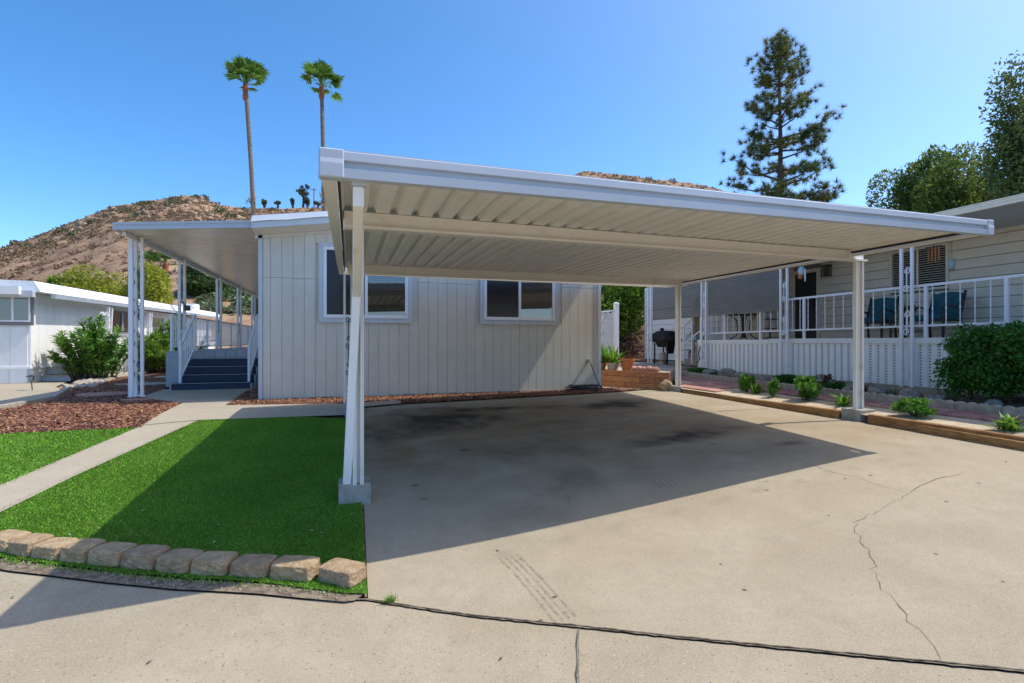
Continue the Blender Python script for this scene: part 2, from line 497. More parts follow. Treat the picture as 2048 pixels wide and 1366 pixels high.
def sheet(name, poly, m, dz=0.0, step=.4, zf=None, thick=0, kind='structure', label=None, parent=None):
    """polygon laid on the land, cut into a grid so it follows the slope"""
    zf = zf or g
    bm = bmesh.new()
    vs = [bm.verts.new((x, y, 0)) for x, y in poly]
    bm.faces.new(vs)
    xs = [p[0] for p in poly]; ys = [p[1] for p in poly]
    for ax, lo, hi in ((0, min(xs), max(xs)), (1, min(ys), max(ys))):
        k = math.floor(lo / step) + 1
        while k * step < hi:
            co = [0, 0, 0]; no = [0, 0, 0]; co[ax] = k * step; no[ax] = 1
            bmesh.ops.bisect_plane(bm, geom=bm.verts[:] + bm.edges[:] + bm.faces[:], plane_co=co, plane_no=no)
            k += 1
    for v in bm.verts:
        v.co.z = zf(v.co.x, v.co.y) + dz
    bmesh.ops.recalc_face_normals(bm, faces=bm.faces)
    if bm.faces and sum(f.normal.z for f in bm.faces) < 0:
        bmesh.ops.reverse_faces(bm, faces=bm.faces[:])
    if thick:
        r = bmesh.ops.extrude_face_region(bm, geom=bm.faces[:])
        for e in r['geom']:
            if isinstance(e, bmesh.types.BMVert): e.co.z += 0
        for f in list(bm.faces):
            pass
        for v in [e for e in r['geom'] if isinstance(e, bmesh.types.BMVert)]:
            v.co.z -= thick
        bmesh.ops.recalc_face_normals(bm, faces=bm.faces)
    me = bpy.data.meshes.new(name); bm.to_mesh(me); bm.free()
    me.materials.append(m)
    o = bpy.data.objects.new(name, me); col.objects.link(o)
    if parent: o.parent = parent
    return tag(o, label, kind=kind)

def inpoly(x, y, poly):
    ins = np.zeros(len(x), bool)
    n = len(poly); j = n - 1
    for i in range(n):
        xi, yi = poly[i]; xj, yj = poly[j]
        c = ((yi > y) != (yj > y)) & (x < (xj - xi) * (y - yi) / (yj - yi + 1e-12) + xi)
        ins ^= c; j = i
    return ins

def scatter(poly, n):
    xs = [p[0] for p in poly]; ys = [p[1] for p in poly]
    x = rng.uniform(min(xs), max(xs), n); y = rng.uniform(min(ys), max(ys), n)
    k = inpoly(x, y, poly)
    return x[k], y[k]

# ground: one big sheet to the horizon
gx = np.concatenate([[-1500, -600, -250, -120, -60, -40, -30, -22], np.arange(-16, 17, 1.0), [22, 30, 40, 60, 120, 250, 600, 1500]])
gy = np.concatenate([[-900, -300, -100, -40, -20, -12], np.arange(-8, 21, 1.0), [24, 28, 34, 40, 60, 120, 300, 900, 1500]])
XX, YY = np.meshgrid(gx, gy)
ZZ = G(XX, YY) - .05
ny, nx = XX.shape
idx = np.arange(ny * nx).reshape(ny, nx)
quads = np.stack([idx[:-1, :-1], idx[:-1, 1:], idx[1:, 1:], idx[1:, :-1]], -1).reshape(-1, 4)
npmesh('ground', np.stack([XX, YY, ZZ], -1).reshape(-1, 3), quads, M['soil'], kind='structure', smooth=True)

# street joint line (edge of driveway against the street)
JL = [(-5.2, 6.3), (-2.30, 4.36), (-1.57, 4.0), (-.93, 3.74), (-.04, 3.40), (.1, 3.36), (1.24, 2.67), (2.18, 2.05), (2.94, 1.54), (7.4, -1.45)]
SLE = [(-2.62, 4.72), (-2.38, 4.57), (-2.19, 4.46), (-1.98, 4.36), (-1.78, 4.26), (-1.54, 4.14), (-1.30, 4.03), (-1.06, 3.92), (-.81, 3.83), (-.55, 3.73), (-.27, 3.60)]
street_poly = [(-9, 5.2), (-5.4, 6.0)] + [(x - .02, y - .125) for x, y in SLE] + [(x, y - .012) for x, y in JL[4:]] + [(9.5, -2.9), (9.5, -9), (-9, -9)]
sheet('street', street_poly, M['street'], dz=-.012, step=.5)

# driveway: fine grid carrying its stains
U = 330; V = 320
uu, vv = np.meshgrid(np.linspace(0, 1, U), np.linspace(0, 1, V))
# front edge follows the joint, back edge the mulch line
fx = np.interp(uu, [0, .16, .29, .39, 1], [.1, 1.24, 2.18, 2.94, 7.34])
fy = np.interp(fx, [.1, 1.24, 2.18, 2.94, 7.4], [3.36, 2.67, 2.05, 1.54, -1.45])
bx = np.interp(uu, [0, .11, .3, .65, .85, 1], [.14, .9, 2.2, 4.7, 6.2, 7.36])
by = np.interp(bx, [.14, .9, 2.2, 4.7, 6.2, 7.36], [9.55, 9.9, 10.12, 10.55, 10.85, 11.2])
vw = vv ** .9
DX = fx * (1 - vw) + bx * vw
DY = fy * (1 - vw) + by * vw
DZ = G(DX, DY)
def ell(cx, cy, rx, ry, a=0, pw=1.5, rag=.5, sc=3, seed=1):
    c, s = math.cos(a), math.sin(a)
    x = (DX - cx) * c + (DY - cy) * s; y = -(DX - cx) * s + (DY - cy) * c
    d = np.sqrt((x / rx) ** 2 + (y / ry) ** 2) + rag * (fbm(DX * sc, DY * sc, 4, seed) - .5) * 2
    return np.clip(1 - d, 0, 1) ** pw
oil = np.zeros_like(DX); rust = np.zeros_like(DX); trd = np.zeros_like(DX)
for (cx, cy, rx, ry, k, a) in [(1.35, 8.15, 1.3, .95, .95, .3), (2.05, 8.2, .75, .5, .7, 0), (1.9, 8.95, .4, .2, .9, 0), (2.6, 9.0, .45, .16, .9, 0), (3.4, 8.9, .7, .2, .45, 0),
                              (4.9, 8.85, .95, .5, .95, .2), (5.3, 9.2, .5, .3, .6, 0), (4.45, 6.05, .95, .28, .85, .2), (5.1, 6.2, .6, .2, .4, 0), (2.3, 5.0, .75, .5, .4, 0), (1.5, 4.3, .5, .3, .25, 0),
                              (2.0, 6.2, 1.8, .7, .32, 0), (5.2, 5.1, .3, .12, .55, 0), (1.95, 6.0, .5, .2, .35, 0), (3.2, 7.6, 1.6, .5, .28, .1), (4.2, 5.0, 1.3, .5, .22, 0)]:
    oil = np.maximum(oil, k * ell(cx, cy, rx * 1.25, ry * 1.3, a, 1.0, .55, 2.6, int(cx * 10)))
for (cx, cy, rx, ry, k) in [(.8, 8.0, 1.5, 1.2, 1.), (.5, 6.7, 1.0, 1.3, .8), (1.6, 8.9, 1.3, .7, .8), (2.0, 7.3, 2.4, 1.2, .6), (3.4, 8.6, 2.6, 1.0, .5), (4.2, 6.6, 2.4, 1.1, .4), (6.6, 5.3, 1.2, .7, .3)]:
    rust = np.maximum(rust, k * ell(cx, cy, rx * 1.2, ry * 1.2, 0, .8, .6, 1.6, int(cy * 7)))
rust *= .5 + 1.0 * fbm(DX * 3 + DY * 1.5, DY * 7, 5, 5)
oil += .16 * np.clip(fbm(DX * 1.3, DY * 1.3, 5, 9) - .5, 0, 1) * 2 * sst((DY - 4.2) / 2)
oil *= .55 + .9 * fbm(DX * 8, DY * 8, 5, 77)
# small dark spots, foot smudges along the drip line, tyre tread marks
for k in range(26):
    cx = rng.uniform(.4, 7.2); cy = rng.uniform(4.4, 9); r_ = rng.uniform(.015, .05)
    d2 = ((DX - cx) / r_ / rng.uniform(1, 2)) ** 2 + ((DY - cy) / r_) ** 2
    oil = np.maximum(oil, np.clip(1.2 - d2, 0, 1) * rng.uniform(.25, .85))
fpx = [1.08, 1.6, 2.13, 2.7, 3.2, 3.66, 4.2, 4.6, 5.01, 5.5, 6.0, 6.5, 7.0]
for cx in fpx:
    cy = np.interp(cx, [1.08, 2.13, 3.66, 5.0, 6.5, 7.3], [3.76, 3.89, 4.02, 4.14, 4.33, 4.27]) - .1
    trd = np.maximum(trd, .3 * ell(cx, cy, .17, .075, .3, 1, .5, 9, int(cx * 9)))
def tread(p0, p1, w, k, n):
    global trd
    p0 = np.array(p0); d = np.array(p1) - p0; L = np.hypot(*d); d = d / L; nn = np.array([-d[1], d[0]])
    a = (DX - p0[0]) * d[0] + (DY - p0[1]) * d[1]; b = (DX - p0[0]) * nn[0] + (DY - p0[1]) * nn[1]
    msk = ((a > 0) & (a < L) & (np.abs(b) < w / 2)).astype(float)
    line = .5 + .5 * np.cos(b / w * 2 * math.pi * n)
    fade = np.clip(a / L * 4, 0, 1) * (.5 + .5 * fbm(DX * 12, DY * 12, 3, 3))
    trd = np.maximum(trd, msk * k * np.clip(line * 1.6 - .5, 0, 1) * fade)
# stepped relief of the crack lines comes from separate geometry
att = np.stack([np.clip(oil, 0, .9), np.clip(rust, 0, .8), np.clip(trd, 0, .8), np.ones_like(oil)], -1).reshape(-1, 4)
idx = np.arange(U * V).reshape(V, U)
quads = np.stack([idx[:-1, :-1], idx[:-1, 1:], idx[1:, 1:], idx[1:, :-1]], -1).reshape(-1, 4)
npmesh('driveway', np.stack([DX, DY, DZ], -1).reshape(-1, 3), quads, M['drive'], kind='structure', smooth=True, attr=att)

def ribbon(mb, pts, w, dz=.004, jit=.02, sub=8, wj=.6):
    """thin dark line of dirt lying in a crack"""
    P = []
    for (a, b) in zip(pts[:-1], pts[1:]):
        n = max(2, int(math.dist(a, b) * sub))
        for i in range(n):
            t = i / n
            P.append((a[0] * (1 - t) + b[0] * t + random.gauss(0, jit), a[1] * (1 - t) + b[1] * t + random.gauss(0, jit)))
    P.append(pts[-1])
    vs = []
    for i, p in enumerate(P):
        q0 = Vector(P[max(i - 1, 0)]); q1 = Vector(P[min(i + 1, len(P) - 1)])
        d = (q1 - q0).normalized(); n = Vector((-d.y, d.x))
        ww = w * random.uniform(1 - wj, 1 + wj) / 2
        if i in (0, len(P) - 1): ww *= .2
        for s in (-1, 1):
            x = p[0] + n.x * ww * s; y = p[1] + n.y * ww * s
            vs.append((x, y, g(x, y) + dz))
    mb.add(vs, [(2 * i, 2 * i + 1, 2 * i + 3, 2 * i + 2) for i in range(len(P) - 1)])
c = MB()
ribbon(c, [(7.21, 7.42), (6.1, 7.45), (5.22, 7.29), (4.69, 7.36), (3.96, 7.08), (2.82, 7.04), (2.12, 6.9), (1.5, 6.91)], .018)
ribbon(c, [(1.5, 6.91), (.98, 6.85), (.54, 6.75)], .012)
ribbon(c, [(1.5, 6.91), (1.43, 7.11), (1.28, 7.32), (.65, 7.38), (.13, 7.39)], .014)
ribbon(c, [(4.37, 6.01), (4.69, 5.79), (5.02, 5.46), (4.85, 5.04), (4.72, 4.38), (4.69, 3.97), (4.76, 3.64), (4.74, 3.3), (5.3, 3.42), (5.73, 3.47)], .0045, jit=.016)
ribbon(c, [(4.74, 3.3), (4.25, 3.16), (3.83, 3.06), (3.68, 2.95), (3.49, 2.73), (3.3, 2.51), (3.23, 2.48), (3.05, 2.28), (3.0, 2.17), (2.87, 1.99), (2.77, 1.8), (2.68, 1.71)], .0032, jit=.012, sub=18)
ribbon(c, [(2.08, 5.05), (2.01, 4.73), (1.95, 4.42), (1.88, 4.29)], .006, jit=.012)
c.build('driveway_crack', M['crack'], kind='structure')
def tyre(p0, p1, k, gap=.045, w=.02, bend=.02):
    c = MB(); p0 = Vector(p0); p1 = Vector(p1); d = (p1 - p0).normalized(); nn = Vector((-d.y, d.x))
    for i in range(k):
        o = nn * (i - (k - 1) / 2) * gap
        pts = [tuple(p0.lerp(p1, t / 8) + o + nn * bend * math.sin(t / 8 * 3.1)) for t in range(9)]
        ribbon(c, pts, w, dz=.0035, jit=.0015, sub=40, wj=.35)
    c.build('tyre_mark', M['tyre'], kind='structure')
tyre((1.10, 3.62), (1.19, 2.74), 4)
tyre((3.24, 5.9), (2.99, 4.3), 4, .06, .012)
c = MB()
ribbon(c, JL[4:], .022, dz=-.002, jit=.0015, sub=30, wj=.35)
ribbon(c, [(.088, 9.4), (.088, 3.4)], .05, dz=-.01, jit=0, sub=4, wj=.05)
c.build('street_joint', M['joint'], kind='structure')
c = MB()
ribbon(c, JL[4:], .006, dz=.003, jit=.002, sub=22, wj=.95)
ribbon(c, [(1.24, 2.67), (1.03, 2.24), (.6, 1.2)], .009, dz=.004, jit=.004, sub=14, wj=.4)
c.build('street_joint', M['crack'], kind='structure')

# walkways
walk_poly = [(-3.62, 4.75), (-3.26, 6.24), (-2.9, 8.67), (-2.9, 8.75), (-2.25, 8.93), (-2.23, 8.86), (-2.72, 6.41), (-2.9, 4.5)]
sheet('walkway', [(-3.75, 4.2), (-3.26, 6.24), (-2.9, 8.70), (-2.24, 8.90), (-2.72, 6.41), (-3.05, 4.0)], M['walk'], dz=.024)
sheet('path', [(-2.9, 8.725), (-3.08, 11.2), (-4.25, 12.6), (-4.4, 14.6), (-2.2, 14.6), (-2.36, 13.2), (-2.21, 10.6), (-.12, 10.22), (.9, 10.48), (.92, 9.92), (.1, 9.58), (-.1, 8.85), (-2.23, 8.925)], M['walk'], dz=.026)
sheet('path', [(5.9, 11.75), (6.75, 11.22), (7.34, 11.18), (7.42, 10.9), (6.2, 13.1), (5.9, 13.1)], M['walk'], dz=.006)

# turf
turf_main = [(-2.95, 5.2), (-2.78, 6.41), (-2.27, 8.92), (-1.68, 8.97), (-.79, 8.9), (-.09, 8.6), (.088, 5.0), (.094, 3.40), (-.05, 3.45), (-.56, 3.72), (-1.06, 3.92), (-1.55, 4.13), (-2.0, 4.36), (-2.5, 4.62), (-3.06, 4.45)]
turf_left = [(-3.62, 4.6), (-3.20, 6.24), (-2.90, 8.62), (-3.68, 8.60), (-5.2, 8.55), (-6.5, 8.45), (-6.5, 5.6)]
sheet('lawn', turf_main, M['turf_base'], dz=.012)
sheet('lawn', turf_left, M['turf_base'], dz=.012)
def grass(name, poly, dens, h, label):
    xs = [p[0] for p in poly]; ys = [p[1] for p in poly]
    n = int((max(xs) - min(xs)) * (max(ys) - min(ys)) * dens)
    x, y = scatter(poly, n)
    # thin out with distance
    d = np.hypot(x, y); k = rng.random(len(x)) < np.clip((5.5 / d) ** 1.4, .25, 1); x, y, d = x[k], y[k], d[k]
    n = len(x)
    a = rng.uniform(0, 2 * math.pi, n); w = rng.uniform(.0025, .0045, n) * np.clip(d / 4, 1, 2.2)
    hh = h * rng.uniform(.6, 1.15, n); lean = rng.normal(0, .55, (n, 2)) * hh[:, None] * .8
    z = G(x, y) + .011
    dx = np.cos(a) * w; dy = np.sin(a) * w
    v = np.empty((n, 3, 3))
    v[:, 0] = np.stack([x - dx, y - dy, z], -1); v[:, 1] = np.stack([x + dx, y + dy, z], -1)
    v[:, 2] = np.stack([x + lean[:, 0], y + lean[:, 1], z + hh], -1)
    npmesh(name, v.reshape(-1, 3), np.arange(3 * n).reshape(-1, 3), M['turf'], kind='stuff', label=label, cat='artificial grass')
grass('turf_grass', turf_main, 20000, .018, 'green artificial turf between the driveway and the walkway')
grass('turf_grass', turf_left, 9000, .022, 'green artificial turf patch left of the walkway')

# mulch
mulch_left = [(-2.87, 8.58), (-2.87, 8.75), (-3.1, 11.2), (-4.27, 12.62), (-4.42, 14.6), (-4.6, 15.4), (-4.6, 30), (-7.6, 30), (-8.0, 20), (-6.6, 15.5), (-5.75, 12.9), (-5.75, 11.1), (-6.7, 8.5), (-3.7, 8.6)]
mulch_house = [(-2.33, 14.25), (-2.37, 13.3), (-2.2, 10.62), (-.12, 10.24), (.88, 10.49), (.95, 9.95), (2.2, 10.15), (4.7, 10.57), (6.2, 10.87), (6.75, 11.2), (6.1, 11.75), (-1.78, 11.36), (-1.78, 14.2)]
sheet('mulch_bed', mulch_left, M['mulch_base'], dz=.016)
sheet('mulch_bed', mulch_house, M['mulch_base'], dz=.014)
def chips(name, poly, n, size, label, lift=.02, ymax=30):
    x, y = scatter(poly, n)
    k = y < ymax; x, y = x[k], y[k]
    n = len(x)
    L = rng.uniform(.5, 1.3, n) * size; W = L * rng.uniform(.2, .5, n)
    a = rng.uniform(0, 2 * math.pi, n); tl = rng.normal(0, .3, (n, 2))
    z = G(x, y) + lift + rng.random(n) ** 2 * .03
    ca, sa = np.cos(a), np.sin(a)
    v = np.empty((n, 5, 3))
    for i, (p, q, r_) in enumerate([(-1, -1, 0), (1, -.8, 0), (1, .9, 0), (-1, 1, 0), (0, 0, .35)]):
        px = p * L / 2; py = q * W / 2
        v[:, i, 0] = x + px * ca - py * sa; v[:, i, 1] = y + px * sa + py * ca
        v[:, i, 2] = z + px * tl[:, 0] + py * tl[:, 1] + r_ * W
    b = np.arange(n)[:, None] * 5
    f = np.concatenate([b + np.array([t]) for t in ((0, 1, 4), (1, 2, 4), (2, 3, 4), (3, 0, 4))], 0)
    npmesh(name, v.reshape(-1, 3), f, M['mulch'], kind='stuff', label=label, cat='mulch')
chips('bark_mulch', mulch_left, 120000, .046, 'reddish bark mulch covering the bed by the porch post', ymax=20)
chips('bark_mulch', mulch_house, 48000, .046, 'reddish bark mulch strip along the base of the house wall')

# neighbour's kerb, paving and rock strip on the left
nb_walk = [(-7.5, 12.2), (-5.8, 11.2), (-5.82, 12.9), (-6.7, 15.5), (-7.4, 16.6), (-8.7, 18.0), (-10.5, 18.0), (-10.5, 12.2)]
sheet('pavement', [(-14, 11.0), (-6.05, 10.9), (-6.0, 12.9), (-6.95, 15.6), (-7.4, 16.4), (-8.0, 18.3), (-14, 18.3)], M['walk'], dz=.01)
k = MB()
kp = [(-6.75, 8.5), (-5.95, 10.6), (-5.88, 12.9), (-6.75, 15.55), (-7.3, 16.6)]
for a, b in zip(kp[:-1], kp[1:]):
    k.bar((a[0], a[1], g(*a) + .03), (b[0], b[1], g(*b) + .03), .1, .09)
k.build('kerb', M['curb'], kind='structure')

# ------------------------------------------------------------------ hills
def elev(ph):
    """skyline: azimuth (X/Y) to z/Y"""
    return np.interp(ph, [-1.6, -1.1, -.8, -.523, -.47, -.423, -.373, -.33, -.30, -.275, -.25, -.218, -.171, -.055, .1, .3, .431, .472, .5, .574, .676, .825, 1.0, 1.3, 1.9],
                     [.02, .05, .095, .143, .17, .196, .225, .236, .245, .25, .247, .236, .235, .25, .27, .31, .346, .366, .366, .368, .366, .360, .26, .14, .03])
ph = np.linspace(-1.6, 1.9, 420); dd = np.concatenate([np.linspace(36, 120, 60), np.linspace(123, 235, 70), np.linspace(240, 420, 14)])
PH, DD = np.meshgrid(ph, dd)
RIDGE = 205
q = np.clip((DD - 34) / (RIDGE - 34), 0, 1)
ez = elev(PH) * RIDGE
hz = ez * np.where(q < 1, q ** .95 * (1 - .12 * np.sin(q * 3.1)), 1)
hz = np.where(DD > RIDGE, ez - ((DD - RIDGE) / 10) ** 1.7 * .9, hz)
hx = PH * DD; hy = DD.copy()
amp = np.clip((DD - 34) / 60, 0, 1) * np.clip(ez / 20, .1, 1)
hz = hz + amp * ((fbm(hx / 22, hy / 22, 5, 21) - .5) * 5 + (fbm(hx / 4, hy / 4, 3, 22) - .5) * 1.6) * np.where(DD > 190, .55, 1)
hz = np.maximum(hz, -6)
hz[0, :] = -1
ny, nx = PH.shape
idx = np.arange(ny * nx).reshape(ny, nx)
quads = np.stack([idx[:-1, :-1], idx[:-1, 1:], idx[1:, 1:], idx[1:, :-1]], -1).reshape(-1, 4)
npmesh('hill', np.stack([hx, hy, hz + CAM_H * q], -1).reshape(-1, 3), quads, M['hill'], kind='structure', smooth=True)
def hill_z(p, d):
    i = np.clip(np.searchsorted(dd, d), 1, len(dd) - 1); j = np.clip(np.searchsorted(ph, p), 1, len(ph) - 1)
    i0 = i - 1; j0 = j - 1
    td = (d - dd[i0]) / (dd[i] - dd[i0]); tp = (p - ph[j0]) / (ph[j] - ph[j0])
    H = hz + CAM_H * q
    return (H[i0, j0] * (1 - tp) + H[i0, j] * tp) * (1 - td) + (H[i, j0] * (1 - tp) + H[i, j] * tp) * td

# ------------------------------------------------------------------ foliage
def leaves(cen, rad, n, size, wid=.45, up=.3, shell=.55, seed=0, droop=0, aniso=None):
    """leaf quads filling ellipsoid lobes; cen (k,3), rad (k,3)"""
    r = np.random.default_rng(seed)
    cen = np.atleast_2d(np.asarray(cen, float)); rad = np.atleast_2d(np.asarray(rad, float))
    vol = np.prod(rad, 1) ** .67; k = r.choice(len(cen), n, p=vol / vol.sum())
    d = r.normal(size=(n, 3)); d /= np.linalg.norm(d, axis=1)[:, None]
    t = 1 - (1 - shell) * r.random(n) ** 1.6
    p = cen[k] + d * rad[k] * t[:, None]
    ax = d * .7 + r.normal(size=(n, 3)) * .7 + np.array([0, 0, up]); ax[:, 2] -= droop
    ax /= np.linalg.norm(ax, axis=1)[:, None]
    sd = np.cross(ax, r.normal(size=(n, 3))); sd /= np.linalg.norm(sd, axis=1)[:, None] + 1e-9
    s = size * r.uniform(.6, 1.35, n)
    L = ax * s[:, None]; W = sd * (s * wid / 2)[:, None]
    nrm = np.cross(ax, sd) * (s * .12)[:, None]
    v = np.empty((n, 4, 3)); v[:, 0] = p - L * .5; v[:, 1] = p + W + nrm - L * .05; v[:, 2] = p + L * .5; v[:, 3] = p - W + nrm - L * .05
    return v.reshape(-1, 3), np.arange(4 * n).reshape(-1, 4)

def lobes(c, R3, k, rr=.38, seed=0, flat=1.0):
    r = np.random.default_rng(seed)
    d = r.normal(size=(k, 3)); d /= np.linalg.norm(d, axis=1)[:, None]
    t = r.random(k) ** .5 * .72
    cen = np.array(c) + d * np.array(R3) * t[:, None]
    rad = np.array(R3) * rr * r.uniform(.65, 1.25, (k, 1)) * np.array([1, 1, flat])
    return cen, rad

def limbs(mb, base, top, ends, r0, r1, sway=.12, seed=0):
    r = random.Random(seed)
    b = Vector(base); t = Vector(top)
    pts = [b.lerp(t, i / 5) + Vector((r.gauss(0, sway), r.gauss(0, sway), 0)) * (0 if i == 0 else 1) for i in range(6)]
    mb.tube(pts, [r0 + (r1 - r0) * i / 5 for i in range(6)], 8)
    for e in ends:
        s = pts[r.choice([2, 3, 4, 5])]; e = Vector(e)
        m = s.lerp(e, .5) + Vector((r.gauss(0, sway), r.gauss(0, sway), r.uniform(0, .3) * sway * 4))
        mb.tube([s, m, e], [r1 * .7, r1 * .4, r1 * .12], 6)

def broad_tree(name, base, h0, c, R3, k, n, size, lm, bm_, label, cat='tree', seed=0, r0=.18, wid=.45, droop=0, rr=.38, group=None, shell=.5):
    t = thing(name, label, cat, base, group=group)
    cen, rad = lobes(c, R3, k, rr, seed)
    mb = MB(); limbs(mb, base, (c[0], c[1], c[2] + R3[2] * .2), [tuple(x) for x in cen[:14]], r0, r0 * .45, .12, seed)
    mb.build('trunk', bm_, t, smooth=True)
    v, f = leaves(cen, rad, n, size, wid, .2, shell, seed + 1, droop)
    npmesh('crown', v, f, lm, t)
    return t

def P(px, d):  # plan point at camera depth d along a horizontal bearing
    x = (px - 1024) / 1024 * d; c_, s_ = math.cos(YAW), math.sin(YAW)
    return (x * c_ + d * s_, -x * s_ + d * c_)
# trees behind the left neighbour and on the slope
broad_tree('pepper_tree', (*P(195, 31), 0), 0, (*P(195, 31), 3.5), (3.1, 3.0, 2.5), 26, 17000, .24, M['pepper'], M['bark'], 'yellow green pepper tree behind the low white mobile home', seed=3, wid=.3, droop=.8)
broad_tree('pepper_tree', (*P(290, 30), 0), 0, (*P(290, 30), 4.0), (1.75, 2.2, 2.2), 18, 11000, .24, M['pepper'], M['bark'], 'yellow green pepper tree behind the tall triple porch post', seed=4, wid=.3, droop=.8)
broad_tree('dark_tree', (*P(408, 44), 3), 0, (*P(408, 44), 6.2), (2.3, 2.3, 2.0), 14, 8000, .42, M['dark_leaf'], M['bark'], 'dark green round tree on the slope seen under the porch cover', seed=5)

def fan_palm(name, base, top, crown_r, label, seed=0, nfr=36, boot=True, group=None, lean=(0, 0), cat='palm tree', r0=.24, r1=.14, skirt=True, skz=.56):
    r = random.Random(seed)
    t = thing(name, label, cat, base, group=group)
    b = Vector(base); T = Vector(top)
    pts = [b.lerp(T, i / 10) + Vector((lean[0], lean[1], 0)) * math.sin(math.pi * i / 10) for i in range(11)]
    MB().tube(pts, [r0 + (r1 - r0) * i / 10 + r.uniform(-.008, .008) for i in range(11)], 10).build('trunk', M['palmbark'], t, smooth=True)
    if boot:
        d = (pts[-1] - pts[-2]).normalized()
        MB().lathe([(r1 * 1.02, -crown_r * .75), (r1 * 1.6, -crown_r * .55), (r1 * 1.15, -crown_r * .45), (r1 * 1.5, -crown_r * .25), (r1 * 1.1, crown_r * .05)], tuple(T), 10).build('boot', M['palmboot'], t, smooth=True)
    vs = []; fs = []
    for k_ in range(nfr):
        az = k_ * 2.399 + r.uniform(-.3, .3)
        el = R(r.choice([88, 80, 72, 64, 55, 45, 32, 16, 0, -18])) + r.uniform(-.15, .15)
        d = Vector((math.cos(az) * math.cos(el), math.sin(az) * math.cos(el), math.sin(el)))
        stem = crown_r * r.uniform(.45, .75)
        hub = T + d * stem
        side = d.cross(Vector((0, 0, 1)))
        side = side.normalized() if side.length > .1 else Vector((1, 0, 0))
        nrm = side.cross(d).normalized()
        n0 = len(vs); w = .012 + crown_r * .012
        vs += [T - side * w, T + side * w, hub + side * w, hub - side * w]; fs.append((n0, n0 + 1, n0 + 2, n0 + 3))
        L = crown_r * r.uniform(.5, .68)
        for s in range(15):
            a = -1.5 + 3.0 * s / 14
            dr = (d * math.cos(a) + side * math.sin(a)).normalized()
            ln = L * (1 - .25 * abs(a) / 1.5) * r.uniform(.85, 1.1)
            mid = hub + dr * ln * .6 + nrm * .03
            tip = hub + dr * ln + Vector((0, 0, -ln * r.uniform(.02, .22)))
            ww = crown_r * .055
            pr_ = dr.cross(nrm).normalized() * ww
            n0 = len(vs)
            vs += [hub, mid + pr_, tip, mid - pr_]; fs.append((n0, n0 + 1, n0 + 2, n0 + 3))
    npmesh('crown', [tuple(v) for v in vs], fs, M['palmleaf'], t)
    if skirt:
        vs = []; fs = []
        for k_ in range(60):
            az = r.uniform(0, 6.28); z = r.uniform(skz - .05, skz + .05)
            p = b.lerp(T, z); o = Vector((math.cos(az), math.sin(az), 0)); s = Vector((-o.y, o.x, 0)) * .05
            n0 = len(vs); q_ = p + o * (r0 * .9)
            e = q_ + o * r.uniform(.1, .28) + Vector((0, 0, r.uniform(-.25, .35)))
            vs += [q_ - s, q_ + s, e]; fs.append((n0, n0 + 1, n0 + 2))
        npmesh('dead_frond_skirt', [tuple(v) for v in vs], fs, M['thatch'], t)
    return t
p0 = P(515, 26); p1 = P(491, 26)
fan_palm('fan_palm', (*p0, 0), (*p1, 1.2 + (683 - 168) / 1024 * 26), 1.12, 'tall slim fan palm with a shaggy skirt by the roof corner', seed=2, lean=(.12, 0), r0=.13, r1=.095)
p0 = P(651, 29); p1 = P(643, 29)
fan_palm('fan_palm', (*p0, 0), (*p1, 1.2 + (683 - 170) / 1024 * 29), 1.12, 'tall slim fan palm rising behind the left corner of the carport roof', seed=9, lean=(.05, 0), r0=.14, r1=.1)
fan_palm('fan_palm', (*P(342, 38), .2), (*P(331, 38), 1.2 + (683 - 528) / 1024 * 38), .95, 'short fan palm in front of the hillside, right of the pepper tree', seed=14, nfr=18, skirt=True, r0=.2, r1=.15)
fan_palm('fan_palm', (*P(302, 36), 0), (*P(300, 36), 1.2 + (683 - 530) / 1024 * 36), .9, 'short fan palm half hidden in the pepper tree crown', seed=15, nfr=16, skirt=False, r0=.2, r1=.15)
fan_palm('fan_palm', (*P(120, 30), 0), (*P(120, 30), 1.2 + (683 - 585) / 1024 * 30), .9, 'low fan palm peeking over the white mobile home roof', seed=16, nfr=18, skirt=False, r0=.2, r1=.15)

